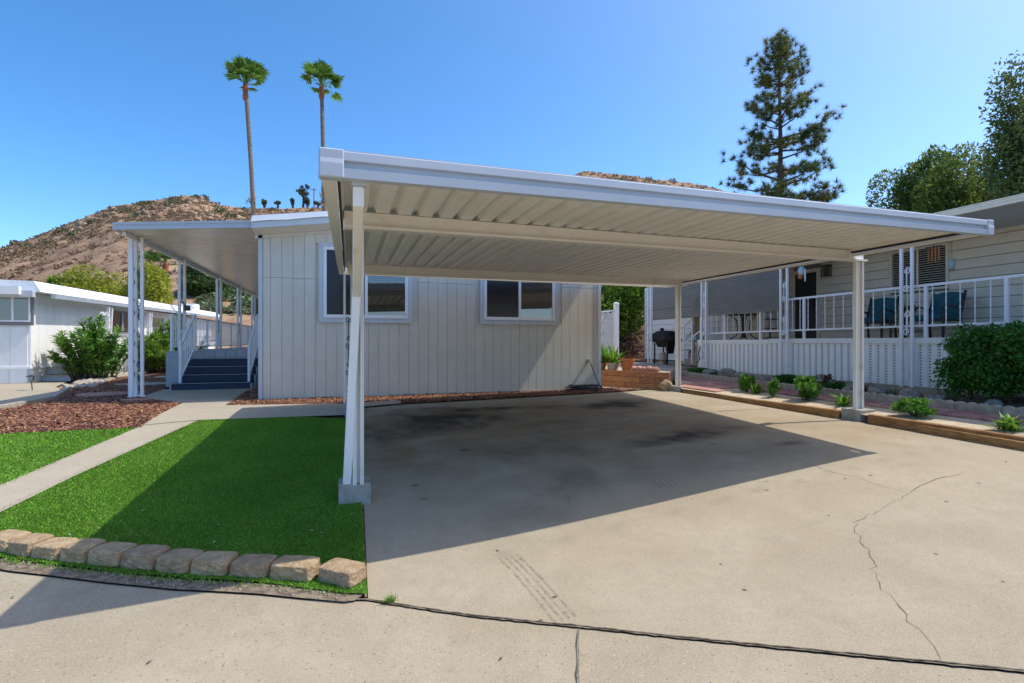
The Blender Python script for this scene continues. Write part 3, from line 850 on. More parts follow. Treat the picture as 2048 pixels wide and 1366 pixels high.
def pine_tree(base, h, label, seed=1):
    r = random.Random(seed)
    t = thing('pine_tree', label, 'pine tree', base)
    b = Vector(base)
    mb = MB()
    tp = [b + Vector((.1 * math.sin(i * 1.3), .05 * math.cos(i), h * i / 9)) for i in range(10)]
    mb.tube(tp, [.30 - .028 * i for i in range(10)], 8)
    tuft_p = []; tuft_d = []
    def prof(q_):  # half width of crown by height fraction
        return np.interp(q_, [.35, .42, .5, .58, .64, .72, .78, .85, .92, 1.0], [2.6, 4.0, 3.0, 3.9, 3.6, 2.9, 2.6, 2.1, 1.9, .35])
    for i in range(80):
        q_ = r.uniform(.36, .985)
        az = r.uniform(0, 6.283) if i % 3 else r.choice([0.0, math.pi]) - YAW + r.gauss(0, .5)
        L = prof(q_) * r.uniform(.45, 1.05)
        s = b + Vector((0, 0, h * q_ - L * .15))
        d = Vector((math.cos(az), math.sin(az), r.uniform(-.05, .3)))
        e = s + d * L + Vector((0, 0, L * .12))
        m = s.lerp(e, .5) - Vector((0, 0, L * .08))
        mb.tube([s, m, e], [.03 + .018 * L, .02 + .01 * L, .018], 5)
        nt_ = int(5 + L * 5.5)
        for k_ in range(nt_):
            u = r.uniform(.42, 1.03)
            c_ = (s.lerp(m, u * 2) if u < .5 else m.lerp(e, u * 2 - 1)) + Vector((r.gauss(0, .3), r.gauss(0, .3), r.gauss(.12, .18)))
            tuft_p.append(c_); tuft_d.append(d + Vector((r.gauss(0, .5), r.gauss(0, .5), r.uniform(.2, 1.0))))
    for k_ in range(40):
        tuft_p.append(b + Vector((r.gauss(0, .25), r.gauss(0, .25), h * r.uniform(.9, 1.01)))); tuft_d.append(Vector((r.gauss(0, .4), r.gauss(0, .4), 1)))
    mb.build('trunk', M['bark'], t, smooth=True)
    rg_ = np.random.default_rng(seed)
    TP = np.array(tuft_p); TD = np.array(tuft_d); TD /= np.linalg.norm(TD, axis=1)[:, None]
    nn = 58
    P_ = np.repeat(TP, nn, 0); D_ = np.repeat(TD, nn, 0)
    d = D_ * .55 + rg_.normal(size=P_.shape) * .62; d /= np.linalg.norm(d, axis=1)[:, None]
    s = np.cross(d, rg_.normal(size=P_.shape)); s /= np.linalg.norm(s, axis=1)[:, None]
    L = rg_.uniform(.22, .5, len(P_))[:, None]
    v = np.stack([P_ - s * .014, P_ + s * .014, P_ + d * L], 1).reshape(-1, 3)
    npmesh('crown', v, np.arange(len(v)).reshape(-1, 3), M['pine'], t)
pine_tree((*P(1560, 34), 0), 1.2 + (683 - 78) / 1024 * 34, 'tall dark pine standing alone behind the carport roof', seed=5)

# right hand trees behind the beige home
bb = P(1880, 27)
broad_tree('broadleaf_tree', (*bb, 0), 0, (*bb, 8.2), (3.5, 3.2, 4.4), 50, 42000, .21, M['tree_leaf'], M['greybark'], 'bright green bushy tree behind the beige home roof', seed=21, rr=.3, wid=.4)
bb = P(2075, 22)
broad_tree('broadleaf_tree', (*bb, 0), 0, (*bb, 9.0), (2.9, 2.6, 5.8), 64, 26000, .19, M['tree_leaf2'], M['greybark'], 'tall dark tree with bare grey limbs cut by the right edge', seed=22, rr=.27, wid=.45, shell=.35)
bb = P(2070, 25)
broad_tree('broadleaf_tree', (*bb, 0), 0, (*bb, 6.4), (3.2, 2.5, 2.8), 28, 20000, .2, M['tree_leaf'], M['greybark'], 'green tree low behind the roof at the right edge', seed=23, rr=.33)
# thicket behind the terrace, dappled
bb = P(1245, 24)
broad_tree('thicket_tree', (*bb, .4), 0, (*bb, 3.4), (3.2, 1.8, 2.6), 26, 16000, .2, M['bush_leaf'], M['bark'], 'sunny green thicket beyond the lattice screen', cat='bush', seed=31, rr=.34)
bb = P(1190, 30)
broad_tree('thicket_tree', (*bb, .4), 0, (*bb, 3.2), (3.4, 2, 3.0), 16, 7000, .25, M['dark_leaf'], M['bark'], 'dark green thicket behind the sunny one by the lattice screen', cat='bush', seed=32, rr=.4)

# ridge trees on the skyline
def ridge_tree(px, py_top, py_base, w, kind, label, seed, n=500):
    d = 206; x, y = P(px, d)
    zb = 1.2 + (683 - py_base) / 1024 * d; zt = 1.2 + (683 - py_top) / 1024 * d
    t = thing('ridge_tree', label, 'tree', (x, y, zb - 1))
    r = random.Random(seed); wm = w / 1024 * d / 2 * .8; h = (zt - zb) * (.85 if kind == 'round' else 1)
    mb = MB(); mb.tube([(x, y, zb - 3), (x + .3, y, zb + h * .4), (x, y, zb + h * .8)], [.5, .35, .15], 6)
    if kind == 'open':
        cen = np.array([(x + wm * a, y + r.uniform(-1, 1), zb + h * b) for a, b in [(-.8, .62), (-.45, .75), (-.2, .9), (.1, .72), (.55, .97), (.8, .88), (.3, .5), (.7, .55), (-.4, .5), (.1, .35), (.5, .3), (-.1, .6)]])
        rad = np.full((len(cen), 3), wm * .3)
        for c_ in cen: mb.tube([(x, y, zb + h * .3), tuple(c_)], [.25, .08], 5)
    else:
        cen, rad = lobes((x, y, zb + h * .36), (wm * 1.1, wm, h * .55), 9, .5, seed)
    mb.build('trunk', M['bark'], t)
    v, f = leaves(cen, rad, n, .7, .6, .2, .3, seed)
    npmesh('crown', v, f, M['ridge_leaf'], t)
ridge_tree(606, 370, 406, 30, 'open', 'largest open crowned tree on the hill skyline', 1, 700)
ridge_tree(585, 393, 408, 13, 'round', 'small round tree left of the open crowned skyline tree', 2)
ridge_tree(555, 399, 408, 13, 'round', 'low bush like tree midway along the hill skyline', 3)
ridge_tree(528, 396, 410, 14, 'round', 'dark ragged tree next to the tall palm on the skyline', 4)
ridge_tree(635, 399, 409, 18, 'round', 'dark tree on the skyline just left of the carport corner', 5)
ridge_tree(614, 391, 408, 16, 'round', 'dark tree at the foot of the open crowned skyline tree', 6)
pl = thing('utility_pole', 'thin pale pole with crossarm on the skyline by the open crowned tree', 'utility pole', (*P(628, 206), 50))
x, y = P(628, 206)
MB().tube([(x, y, 50), (x, y, 1.2 + (683 - 376) / 1024 * 206)], .22, 6).build('pole', M['greybark'], pl)
MB().bar((x - 1.2, y, 62.2), (x + 1.2, y, 62.2), .25, .25).build('crossarm', M['greybark'], pl)

# scrub and rocks over the hillside
def clump_field(name, n, plo, phi, dlo, dhi, smin, smax, m, per, seed, label, ls=.5, hf=.6, mask=None):
    r = np.random.default_rng(seed)
    p = r.uniform(plo, phi, n); d = r.uniform(dlo ** 2, dhi ** 2, n) ** .5
    if mask is not None:
        k = mask(p, d, r); p, d = p[k], d[k]
    z = hill_z(p, d); s = r.uniform(smin, smax, len(p)) * np.clip(d / 120, .5, 1.2)
    cen = np.stack([p * d, d, z + s * .2], -1); rad = np.stack([s, s, s * hf], -1)
    v, f = leaves(cen, rad, len(p) * per, ls, .7, .4, .5, seed)
    npmesh(name, v, f, m, kind='stuff', label=label, cat='scrub')
vis = lambda p, d, r: (fbm(p * d / 14, d / 14, 3, 41) + r.uniform(-.2, .2, len(p)) > .38)
clump_field('hill_scrub', 17000, -.75, .95, 60, 204, .25, .75, M['scrub'], 10, 51, 'brown dry scrub covering the hillside', ls=.5, mask=vis)
clump_field('green_scrub', 130, -.6, .9, 165, 205, .7, 1.7, M['scrubg'], 60, 52, 'grey green bushes near the top of the hill', ls=.8)
clump_field('silver_scrub', 200, -.25, -.06, 44, 56, .8, 1.5, M['silver'], 90, 53, 'silvery green scrub band on the slope behind the porch', ls=.3, hf=.7)
def boulders(name, n, plo, phi, dlo, dhi, smin, smax, seed, label):
    r = np.random.default_rng(seed)
    bm = bmesh.new(); bmesh.ops.create_icosphere(bm, subdivisions=1, radius=1)
    bv = np.array([v.co[:] for v in bm.verts]); bf = np.array([[v.index for v in f.verts] for f in bm.faces]); bm.free()
    V = []; F = []
    for i in range(n):
        p = r.uniform(plo, phi); d = r.uniform(dlo, dhi); z = float(hill_z(np.array([p]), np.array([d]))[0])
        s = r.uniform(smin, smax)
        v = bv * (1 + r.normal(0, .22, (len(bv), 1))) * s * r.uniform(.6, 1.2, 3) + np.array([p * d, d, z + s * .15])
        F.append(bf + i * len(bv)); V.append(v)
    npmesh(name, np.concatenate(V), np.concatenate(F), M['hill_rock'], kind='stuff', label=label, cat='rocks')
boulders('hill_rock', 22, -.43, -.37, 180, 203, .4, 1.4, 61, 'grey rock outcrop on the left shoulder of the hill')
boulders('hill_rock', 45, -.34, -.20, 165, 204, .3, 1.1, 62, 'pale rocks scattered below the hill summit')

# ------------------------------------------------------------------ main house
HY = 11.38; HX0 = -1.79; HX1 = 5.86; HB = .0; HT = 3.36
house = thing('mobile_home', 'grey beige mobile home with grooved vertical siding and two white framed windows', 'house', (2.0, HY, 0))
MB().box(HX0 + .03, HX1 - .03, HY + .03, HY + 18, HB, HT + .2).build('wall', M['siding'], house)
gp = MB()
gp.add([(HX0 + .03, HY + .012, HT + .2), (HX1 - .03, HY + .012, HT + .2), (2.04, HY + .012, HT + .75)], [(0, 1, 2)])
gp.build('gable', M['siding'], house)
WIN = [(-.65, 1.27, 1.60, 3.27), (2.80, 4.72, 1.60, 3.27)]
pitch = .213; seam = 2.50
gro = [HX0 + .08, -1.57] + [-1.57 + pitch * i for i in range(1, 35)] + [HX1 - .08]
def roofz(x): return .14 * (min(x, 4.08 - x) - HX0)
for i in range(len(gro) - 1):
    a, b = gro[i] + .003, gro[i + 1] - .003
    if b - a < .02: continue
    top = HT + roofz(min(max((a + b) / 2, HX0), 2.04)) if (a + b) / 2 < 2.04 else HT + roofz((a + b) / 2)
    top = min(top, HT + .6)
    for (z0, z1) in ((HB, seam - .004), (seam + .004, top - .05)):
        segs = [(a, b, z0, z1)]
        for (wx0, wx1, wz0, wz1) in WIN:
            new = []
            for (sa, sb, sz0, sz1) in segs:
                if sb <= wx0 + .02 or sa >= wx1 - .02: new.append((sa, sb, sz0, sz1)); continue
                if sz0 < wz0 + .02: new.append((sa, sb, sz0, min(sz1, wz0 + .02)))
                if sz1 > wz1 - .02: new.append((sa, sb, max(sz0, wz1 - .02), sz1))
            segs = new
        for (sa, sb, sz0, sz1) in segs:
            if sz1 - sz0 > .03:
                MB().box(sa, sb, HY, HY + .035, sz0, sz1).build('siding_board', M['siding'], house)
MB().box(HX0, HX0 + .075, HY - .02, HY + .1, HB, HT - .01).build('corner_trim', M['trim'], house)
MB().box(HX1 - .085, HX1, HY - .02, HY + .1, HB, HT - .01).build('corner_trim', M['trim'], house)
def window(par, x0, x1, z0, z1, y, trimw=.095):
    f = MB()
    t = trimw
    f.box(x0, x1, y - .03, y + .02, z1 - t, z1).box(x0, x1, y - .03, y + .02, z0, z0 + t).box(x0, x0 + t, y - .03, y + .02, z0 + t, z1 - t).box(x1 - t, x1, y - .03, y + .02, z0 + t, z1 - t)
    w = f.build('window', M['trim'], par)
    a0, a1, b0, b1 = x0 + t, x1 - t, z0 + t, z1 - t
    v = .06
    fr = MB()
    fr.box(a0, a1, y - .045, y + .015, b1 - v, b1).box(a0, a1, y - .045, y + .015, b0, b0 + v * 1.15).box(a0, a0 + v, y - .045, y + .015, b0 + v * 1.15, b1 - v).box(a1 - v, a1, y - .045, y + .015, b0 + v * 1.15, b1 - v)
    fr.build('window_frame', M['vinyl'], w, bevel=.006)
    mx = a0 + (a1 - a0) * .495
    MB().box(mx - .03, mx + .03, y - .04, y + .01, b0 + v * 1.15, b1 - v).build('mullion', M['vinyl'], w, bevel=.005)
    MB().box(a0 + v, mx - .03, y - .012, y - .004, b0 + v * 1.15, b1 - v).build('pane', M['screen'], w)
    MB().box(mx + .03, a1 - v, y - .016, y - .006, b0 + v * 1.15, b1 - v).build('pane', M['glass'], w)
for wv in WIN: window(house, *wv, HY)
# low pitched gable roof with rake fascia, soffit and drip edge
OV = .42
def rake(x0, x1):
    z0 = 3.36 + roofz(x0) ; z1 = 3.36 + roofz(x1)
    sof = MB(); sof.hexa([(x0, HY - OV + .02, z0 + .055), (x1, HY - OV + .02, z1 + .055), (x1, HY + .05, z1 - .03), (x0, HY + .05, z0 - .03)],
                         [(x0, HY - OV + .02, z0 + .075), (x1, HY - OV + .02, z1 + .075), (x1, HY + .05, z1 - .01), (x0, HY + .05, z0 - .01)])
    sof.build('soffit', M['cream'], house)
    tr = MB(); tr.hexa([(x0, HY - .02, z0 - .085), (x1, HY - .02, z1 - .085), (x1, HY + .012, z1 - .085), (x0, HY + .012, z0 - .085)],
                       [(x0, HY - .02, z0 - .02), (x1, HY - .02, z1 - .02), (x1, HY + .012, z1 - .02), (x0, HY + .012, z0 - .02)])
    tr.build('frieze_trim', M['siding'], house)
    fa = MB(); fa.hexa([(x0, HY - OV, z0 + .04), (x1, HY - OV, z1 + .04), (x1, HY - OV + .03, z1 + .04), (x0, HY - OV + .03, z0 + .04)],
                       [(x0, HY - OV, z0 + .165), (x1, HY - OV, z1 + .165), (x1, HY - OV + .03, z1 + .165), (x0, HY - OV + .03, z0 + .165)])
    fa.build('fascia', M['trim'], house)
    dr = MB(); n = 12
    for i in range(n):
        xa = x0 + (x1 - x0) * i / n; xb = x0 + (x1 - x0) * (i + 1) / n
        za = z0 + (z1 - z0) * i / n; zb = z0 + (z1 - z0) * (i + 1) / n
        wa = .008 * math.sin(i * 2.1); wb = .008 * math.sin((i + 1) * 2.1)
        dr.hexa([(xa, HY - OV - .03, za + .165 + wa), (xb, HY - OV - .03, zb + .165 + wb), (xb, HY - OV + .02, zb + .17), (xa, HY - OV + .02, za + .17)],
                [(xa, HY - OV - .012, za + .185 + wa), (xb, HY - OV - .012, zb + .185 + wb), (xb, HY - OV + .06, zb + .30), (xa, HY - OV + .06, za + .30)])
    dr.build('drip_edge', M['alum'], house)
rake(HX0 - .06, 2.04); rake(2.04, HX1 + .02)
rf = MB()
for xa, xb in ((HX0 - .08, 2.04), (2.04, HX1 + .06)):
    za = 3.36 + roofz(xa) + .22; zb = 3.36 + roofz(xb) + .22
    rf.hexa([(xa, HY - OV + .06, za), (xb, HY - OV + .06, zb), (xb, HY + 18, zb), (xa, HY + 18, za)],
            [(xa, HY - OV + .06, za + .06), (xb, HY - OV + .06, zb + .06), (xb, HY + 18, zb + .06), (xa, HY + 18, za + .06)])
rf.build('roof', M['alum'], house)

# hose bib and hose
bib = thing('hose_bib', 'small pale outdoor tap on the right end of the house wall', 'tap', (5.50, HY, .73))
MB().tube([(5.5, HY - .002, .73), (5.5, HY - .09, .73), (5.52, HY - .12, .70), (5.53, HY - .13, .64)], [.022, .02, .018, .02], 8).build('spout', M['brass'], bib, smooth=True)
MB().lathe([(.045, 0), (.045, .012)], (5.5, HY - .07, .765), 12).build('handle', M['brass'], bib)
MB().tube([(5.5, HY - .003, .73), (5.5, HY - .02, .73)], .05, 12).build('flange', M['potw'], bib)
hs = thing('garden_hose', 'black and grey garden hose coiled on the mulch under the tap', 'hose', (5.2, HY - .28, 0))
for m_, sd in ((M['hose'], 1), (M['hosew'], 2), (M['hose'], 3)):
    r_ = random.Random(sd); pts = []
    for i in range(90):
        a = i * .26 + sd
        rx = .33 + .07 * math.sin(i * .11 + sd) + r_.gauss(0, .004)
        pts.append((5.2 + rx * 1.15 * math.cos(a) + .03 * sd, HY - .30 + rx * .55 * math.sin(a), .07 + .0011 * i + .012 * math.sin(a * 1.5 + sd)))
    MB().tube(pts, .011, 6).build('coil', m_, hs, smooth=True)
MB().tube([(5.53, HY - .13, .66), (5.56, HY - .15, .55), (5.61, HY - .17, .40), (5.68, HY - .2, .22), (5.76, HY - .24, .09), (5.80, HY - .28, .06), (5.6, HY - .33, .07)], .011, 6).build('feed_line', M['hose'], hs, smooth=True)

# ------------------------------------------------------------------ porch cover, deck, steps
PY = 12.0; PYR = 11.13; PXL = -4.42; PE = 30.5
def pz(x): return 3.42 + (x - PXL) * .012
pc = thing('porch_cover', 'long white aluminium porch cover on slim posts along the left side of the house', 'porch cover', (-3.2, PY, 0))
nb = 0
b = MB(); q3 = [(PXL, PY), (HX0 - .02, PYR), (HX0 - .02, PY + .3), (PXL, PY + .3)]
b.hexa([(x, y, pz(x)) for x, y in q3], [(x, y, pz(x) + .04) for x, y in q3]); b.build('roof_pan', M['gloss_pan'], pc)
y = PY + .306
while y < PE:                                   # interlocked roof pans, each with a raised joint
    b = MB(); y1 = min(y + .3, PE)
    b.hexa([(PXL, y, pz(PXL)), (HX0 - .02, y, pz(HX0)), (HX0 - .02, y1 - .006, pz(HX0)), (PXL, y1 - .006, pz(PXL))],
           [(PXL, y, pz(PXL) + .04), (HX0 - .02, y, pz(HX0) + .04), (HX0 - .02, y1 - .006, pz(HX0) + .04), (PXL, y1 - .006, pz(PXL) + .04)])
    b.hexa([(PXL, y1 - .05, pz(PXL) - .008), (HX0 - .02, y1 - .05, pz(HX0) - .008), (HX0 - .02, y1 - .035, pz(HX0) - .008), (PXL, y1 - .035, pz(PXL) - .008)],
           [(PXL, y1 - .05, pz(PXL) - .0), (HX0 - .02, y1 - .05, pz(HX0) - .0), (HX0 - .02, y1 - .035, pz(HX0) - .0), (PXL, y1 - .035, pz(PXL) - .0)])
    b.build('roof_pan', M['gloss_pan'], pc); y += .3
fp = [(0, -.015), (.035, -.015), (.035, .035), (.02, .045), (.02, .075), (.035, .085), (.035, .13), (0, .13)]
MB().sweep(fp, (PXL - .02, PY, pz(PXL)), (HX0 - .03, PYR, pz(HX0)), (-.29, -.957, 0)).build('fascia', M['alum'], pc)
gt = [(0, -.02), (.11, -.02), (.11, .03), (.095, .045), (.095, .07), (.11, .08), (.11, .125), (0, .125)]
MB().sweep([(x * .6, z_) for x, z_ in gt], (PXL - .01, PY - .02, pz(PXL)), (PXL - .01, PE, pz(PXL)), (-1, 0, 0)).build('gutter', M['alum'], pc)
MB().box(PXL + .03, PXL + .09, PY + .15, PE, pz(PXL) - .09, pz(PXL) - .004).build('header_beam', M['cream'], pc)
def scroll(mb, cx, cy, z0, z1, w, ax, r=.007, turns=1.15):
    """S shaped iron scroll between two posts"""
    A = Vector(ax); pts = []
    h = z1 - z0; rr = w * .46
    for s in (1, -1):
        cz = (z1 - rr) if s > 0 else (z0 + rr)
        arc = []
        n = 16
        for i in range(n + 1):
            t = i / n
            a = math.pi * (.5 if s > 0 else -.5) + (2 * math.pi * turns * (1 - t)) * (1 if s > 0 else 1)
            rad = rr * (.25 + .75 * t)
            arc.append(Vector((cx, cy, cz)) + A * (math.cos(a) * rad) + Vector((0, 0, math.sin(a) * rad)))
        if s > 0: pts += arc
        else: pts += arc[::-1]
    mb.tube(pts, r, 5)
def porch_tubes(par, pts2, z0f, z1, r, m):
    for (x, y) in pts2: MB().box(x - r, x + r, y - r, y + r, z0f, z1).build('post', m, par, bevel=.006)
# corner post: three tubes with scrolls
for (x, y, r_) in ((-4.385, 12.56, .04), (-4.375, 12.79, .03), (-4.22, 12.66, .03)):
    MB().box(x - r_, x + r_, y - r_, y + r_, 0.02, 3.40).build('post', M['rail'], pc, bevel=.006)
sc = MB()
for z0 in (.35, 1.0, 1.65, 2.3):
    scroll(sc, -4.30, 12.72, z0, z0 + .42, .16, Vector((.75, -.66, 0)).normalized())
    scroll(sc, -4.38, 12.68, z0 + .1, z0 + .5, .14, (0, 1, 0))
sc.build('scroll', M['iron'], pc)
MB().bar((-4.39, 12.53, .035), (-4.375, 12.83, .035), .12, .03).build('base_plate', M['rail'], pc)
MB().bar((-4.375, 12.81, .055), (-4.2, 12.64, .055), .09, .03).build('base_plate', M['rail'], pc)
for i, y in enumerate((16.34 - 1.9, 19.6, 22.9, 26.0, 29.2)):
    z0 = 0 if i == 0 else .96
    x = -4.36
    if i == 0: x, y = -4.36, 15.62
    for dx, dy in ((0, 0), (.10, .06)):
        MB().box(x + dx - .034, x + dx + .034, y + dy - .034, y + dy + .034, z0, 3.40).build('post', M['rail'], pc, bevel=.005)
    sc = MB(); scroll(sc, x + .05, y + .03, 2.2, 2.7, .1, (.85, .5, 0)); scroll(sc, x + .05, y + .03, 1.5, 1.95, .1, (.85, .5, 0)); sc.build('scroll', M['iron'], pc)
fl = thing('flood_light', 'small black flood light clipped to the second porch post', 'light', (-4.24, 15.56, 2.1))
MB().box(-4.24, -4.10, 15.52, 15.62, 2.02, 2.16).build('lamp_head', M['blackm'], fl, bevel=.02)
MB().tube([(-4.30, 15.60, 2.28), (-4.2, 15.58, 2.14)], .014, 6).build('bracket', M['blackm'], fl)

DZ_ = .95
dk = thing('porch_deck', 'raised grey porch deck with white balusters behind the navy steps', 'deck', (-3.3, 15.3, 0))
for i in range(20):
    x0 = -4.55 + i * .138
    if x0 > -1.95: break
    MB().box(x0, x0 + .133, 15.30, 30, DZ_ - .03, DZ_).build('deck_board', M['greyw'], dk)
xk = -4.2
while xk < -1.9:
    MB().box(xk, xk + .243, 15.28, 15.30, DZ_ - .23, DZ_ - .032).build('fascia_board', M['greyw'], dk); xk += .25
MB().box(-4.56, -4.50, 15.3, 30, .02, DZ_ - .035).build('skirting', M['greyw'], dk)
MB().box(-4.5, -1.85, 15.34, 15.4, .02, DZ_ - .24).build('skirting', M['greyw'], dk)
MB().box(-4.56, -4.07, 15.25, 15.33, .02, DZ_ - .035).build('skirting', M['greyw'], dk)
def railing(par, p, q, zlo, zhi, gap, names=('top_rail', 'bottom_rail', 'baluster', 'rail_post'), posts=1.6, br=.010, m=None, tw=.05):
    m = m or M['rail']
    p = Vector(p); q = Vector(q); L = (q - p).length
    MB().bar(p + Vector((0, 0, zhi)), q + Vector((0, 0, zhi)), tw, .04).build(names[0], m, par)
    MB().bar(p + Vector((0, 0, zlo)), q + Vector((0, 0, zlo)), .035, .035).build(names[1], m, par)
    n = max(1, int(L / gap))
    for i in range(1, n):
        c_ = p.lerp(q, i / n)
        MB().bar(c_ + Vector((0, 0, zlo + .018)), c_ + Vector((0, 0, zhi - .02)), br * 2, br * 2).build(names[2], m, par)
    k_ = max(1, round(L / posts))
    for i in range(k_ + 1):
        c_ = p.lerp(q, i / k_)
        MB().bar(c_, c_ + Vector((0, 0, zhi - .02)), .05, .05).build(names[3], m, par)
railing(dk, (-4.47, 15.36, DZ_), (-4.47, 27.4, DZ_), .1, .95, .15, posts=1.7)
railing(dk, (-4.40, 27.5, DZ_), (-2.0, 27.5, DZ_), .1, .95, .13, posts=1.2)
railing(dk, (-2.28, 15.36, DZ_), (-2.28, 18.2, DZ_), .1, .95, .13, posts=1.4)
st = thing('porch_steps', 'navy painted wooden steps with white stair rails up to the porch', 'steps', (-3.28, 14.2, 0))
rise = DZ_ * .2; run = .275
for i in range(4):
    y0 = 14.2 + run * i
    x0, x1 = (-4.14, -2.42) if i == 0 else (-4.03, -2.38)
    MB().box(x0, x1, y0 + .03, y0 + .05, rise * i + .008, rise * (i + 1) - .026).build('riser', M['blue'], st)
    MB().box(x0, x1, y0, y0 + run + .03, rise * (i + 1) - .025, rise * (i + 1)).build('tread', M['blue'], st, bevel=.006)
    MB().box(x0 + .002, x1 - .002, y0 - .006, y0 - .001, rise * (i + 1) - .014, rise * (i + 1) - .003).build('nosing', M['greyw'], st)
    for xs in (x0 - .03, x1 + .004):
        MB().box(xs, xs + .026, y0 + .01, y0 + run + .02, .005, rise * (i + 1) - .03).build('stringer', M['greyw'], st)
MB().box(-4.0, -2.4, 15.26, 15.278, .02, DZ_ - .24).build('riser', M['blue'], st)
def stair_rail(x, x2):
    a = Vector((x, 14.32, rise)); b = Vector((x2, 15.34, DZ_))
    MB().bar(a, a + Vector((0, 0, .92 if x > -3 else 1.02)), .055, .055).build('newel', M['rail'], st)
    MB().bar(b, b + Vector((0, 0, .98)), .055, .055).build('newel', M['rail'], st)
    MB().bar(a + Vector((0, 0, .90)), b + Vector((0, 0, .96)), .05, .04).build('hand_rail', M['rail'], st)
    MB().bar(a + Vector((0, 0, .1)), b + Vector((0, 0, .1)), .035, .035).build('bottom_rail', M['rail'], st)
    for i in range(1, 8):
        c_ = a.lerp(b, i / 8)
        MB().bar(c_ + Vector((0, 0, .12)), c_ + Vector((0, 0, .92)), .02, .02).build('baluster', M['rail'], st)
stair_rail(-3.98, -3.93); stair_rail(-2.47, -2.44)

# ------------------------------------------------------------------ carport
A = Vector((-.195, 3.47, 2.245)); B = Vector((7.34, 4.19, 2.485)); C = Vector((-.22, 9.85, 2.43)); D = Vector((7.8, 11.3, 2.58))
def RP(u, v, dz=0.0):
    return A * (1 - u) * (1 - v) + B * u * (1 - v) + C * (1 - u) * v + D * u * v + Vector((0, 0, dz))
cp = thing('carport', 'cream metal carport with ribbed underside and blue white front fascia over the driveway', 'carport', (3.7, 6.9, 0))
NP = 36
u0, u1 = .012, .9895
prof = [(0, .112), (.16, .112), (.27, .166), (.47, .166), (.58, .112), (1.0, .112)]
for i in range(NP):
    b = MB(); vs = []; nrow = 6
    for j in range(nrow + 1):
        v = .004 + .99 * j / nrow
        for (t, h) in prof:
            vs.append(RP(u0 + (u1 - u0) * (i + t * .998) / NP, v, h))
        for (t, h) in reversed(prof):
            vs.append(RP(u0 + (u1 - u0) * (i + t * .998) / NP, v, h + .006))
    n = 2 * len(prof)
    fs = []
    for j in range(nrow):
        for k_ in range(n):
            fs.append((j * n + k_, j * n + (k_ + 1) % n, (j + 1) * n + (k_ + 1) % n, (j + 1) * n + k_))
    fs += [tuple(range(n - 1, -1, -1)), tuple(nrow * n + k_ for k_ in range(n))]
    b.add(vs, fs).build('roof_pan', M['pan'], cp)
# front fascia: stepped aluminium gutter
ff = [(-.02, -.005), (.05, -.005), (.055, .055), (.02, .063), (.02, .100), (.055, .106), (.055, .158), (.045, .166), (-.02, .166)]
fd = (B - A).normalized(); fn = Vector((fd.y, -fd.x, 0)).normalized()
a0 = A + fd * .13; b0 = B - fd * .10
MB().sweep(ff, a0, b0, fn).build('fascia', M['alum'], cp)
MB().sweep([(-.16, .172), (.045, .1675), (.045, .172), (-.16, .180)], a0, b0, fn).build('fascia_leak_strip', M['alum'], cp)  # added strip, stops sun leaking in over the open rib ends
cap = [(-.03, -.01), (.062, -.01), (.066, .08), (.060, .11), (.064, .172), (-.03, .172)]
MB().sweep(cap, A - fd * .005, A + fd * .145, fn).build('fascia_end_cap', M['alum'], cp, bevel=.008)
MB().sweep(cap, B - fd * .115, B + fd * .01, fn).build('fascia_end_cap', M['alum'], cp, bevel=.008)
# side rails and rear fascia
def siderail(P0, P1, inn):
    d = (P1 - P0).normalized(); n = Vector((d.y, -d.x, 0)) * inn
    pr_ = [(0, 0), (.09, 0), (.09, .02), (.02, .03), (.02, .15), (.0, .155)]
    MB().sweep(pr_, P0 + Vector((0, 0, .005)), P1 + Vector((0, 0, .005)), n).build('side_rail', M['cream'], cp)
    MB().sweep([(.093, .045), (.112, .045), (.112, .075), (.093, .075)], P0 + d * .15, P1 - d * .05, n).build('rail_gap_shade', M['dark'], cp)  # solid dark strip painted as the shade inside the gap
    MB().sweep([(.093, .077), (.113, .077), (.113, .16), (.093, .16)], P0 + d * .05, P1 - d * .05, n).build('rail_leak_strip', M['cream'], cp)  # added cream filler, keeps light from leaking between rail and pans
siderail(A + fd * .01, C, 1); siderail(B - fd * .01, D, -1)
rd = (D - C).normalized(); rn = Vector((rd.y, -rd.x, 0))
MB().sweep([(0, 0), (.04, 0), (.04, .15), (0, .15)], C + rd * .02, D - rd * .02, -rn).build('rear_fascia', M['cream'], cp)
# two beams
PFL = Vector((.06, 4.99, 0)); PFR = Vector((7.54, 6.02, 0)); PBL = Vector((.03, 9.12, 0)); PBR = Vector((7.5, 10.58, 0))
def beam(p, q, z0, z1, ext0, ext1, h):
    d = (q - p).normalized(); n = Vector((d.y, -d.x, 0))
    a = p - d * ext0; b = q + d * ext1
    L0 = (a - p).dot(d); s = (z1 - z0) / (q - p).length
    a = Vector((a.x, a.y, z0 + s * (-ext0))); b = Vector((b.x, b.y, z1 + s * ext1))
    MB().sweep([(-.035, .028), (.035, .028), (.035, h), (-.035, h)], a, b, n).build('beam', M['cream'], cp)
    MB().sweep([(-.05, 0), (.075, 0), (.075, .026), (-.05, .026)], a, b + d * .04, n).build('beam_flange', M['cream'], cp)
beam(PFL, PFR, 2.245, 2.45, .13, .10, .157)
beam(PBL, PBR, 2.355, 2.545, .10, .2, .150)
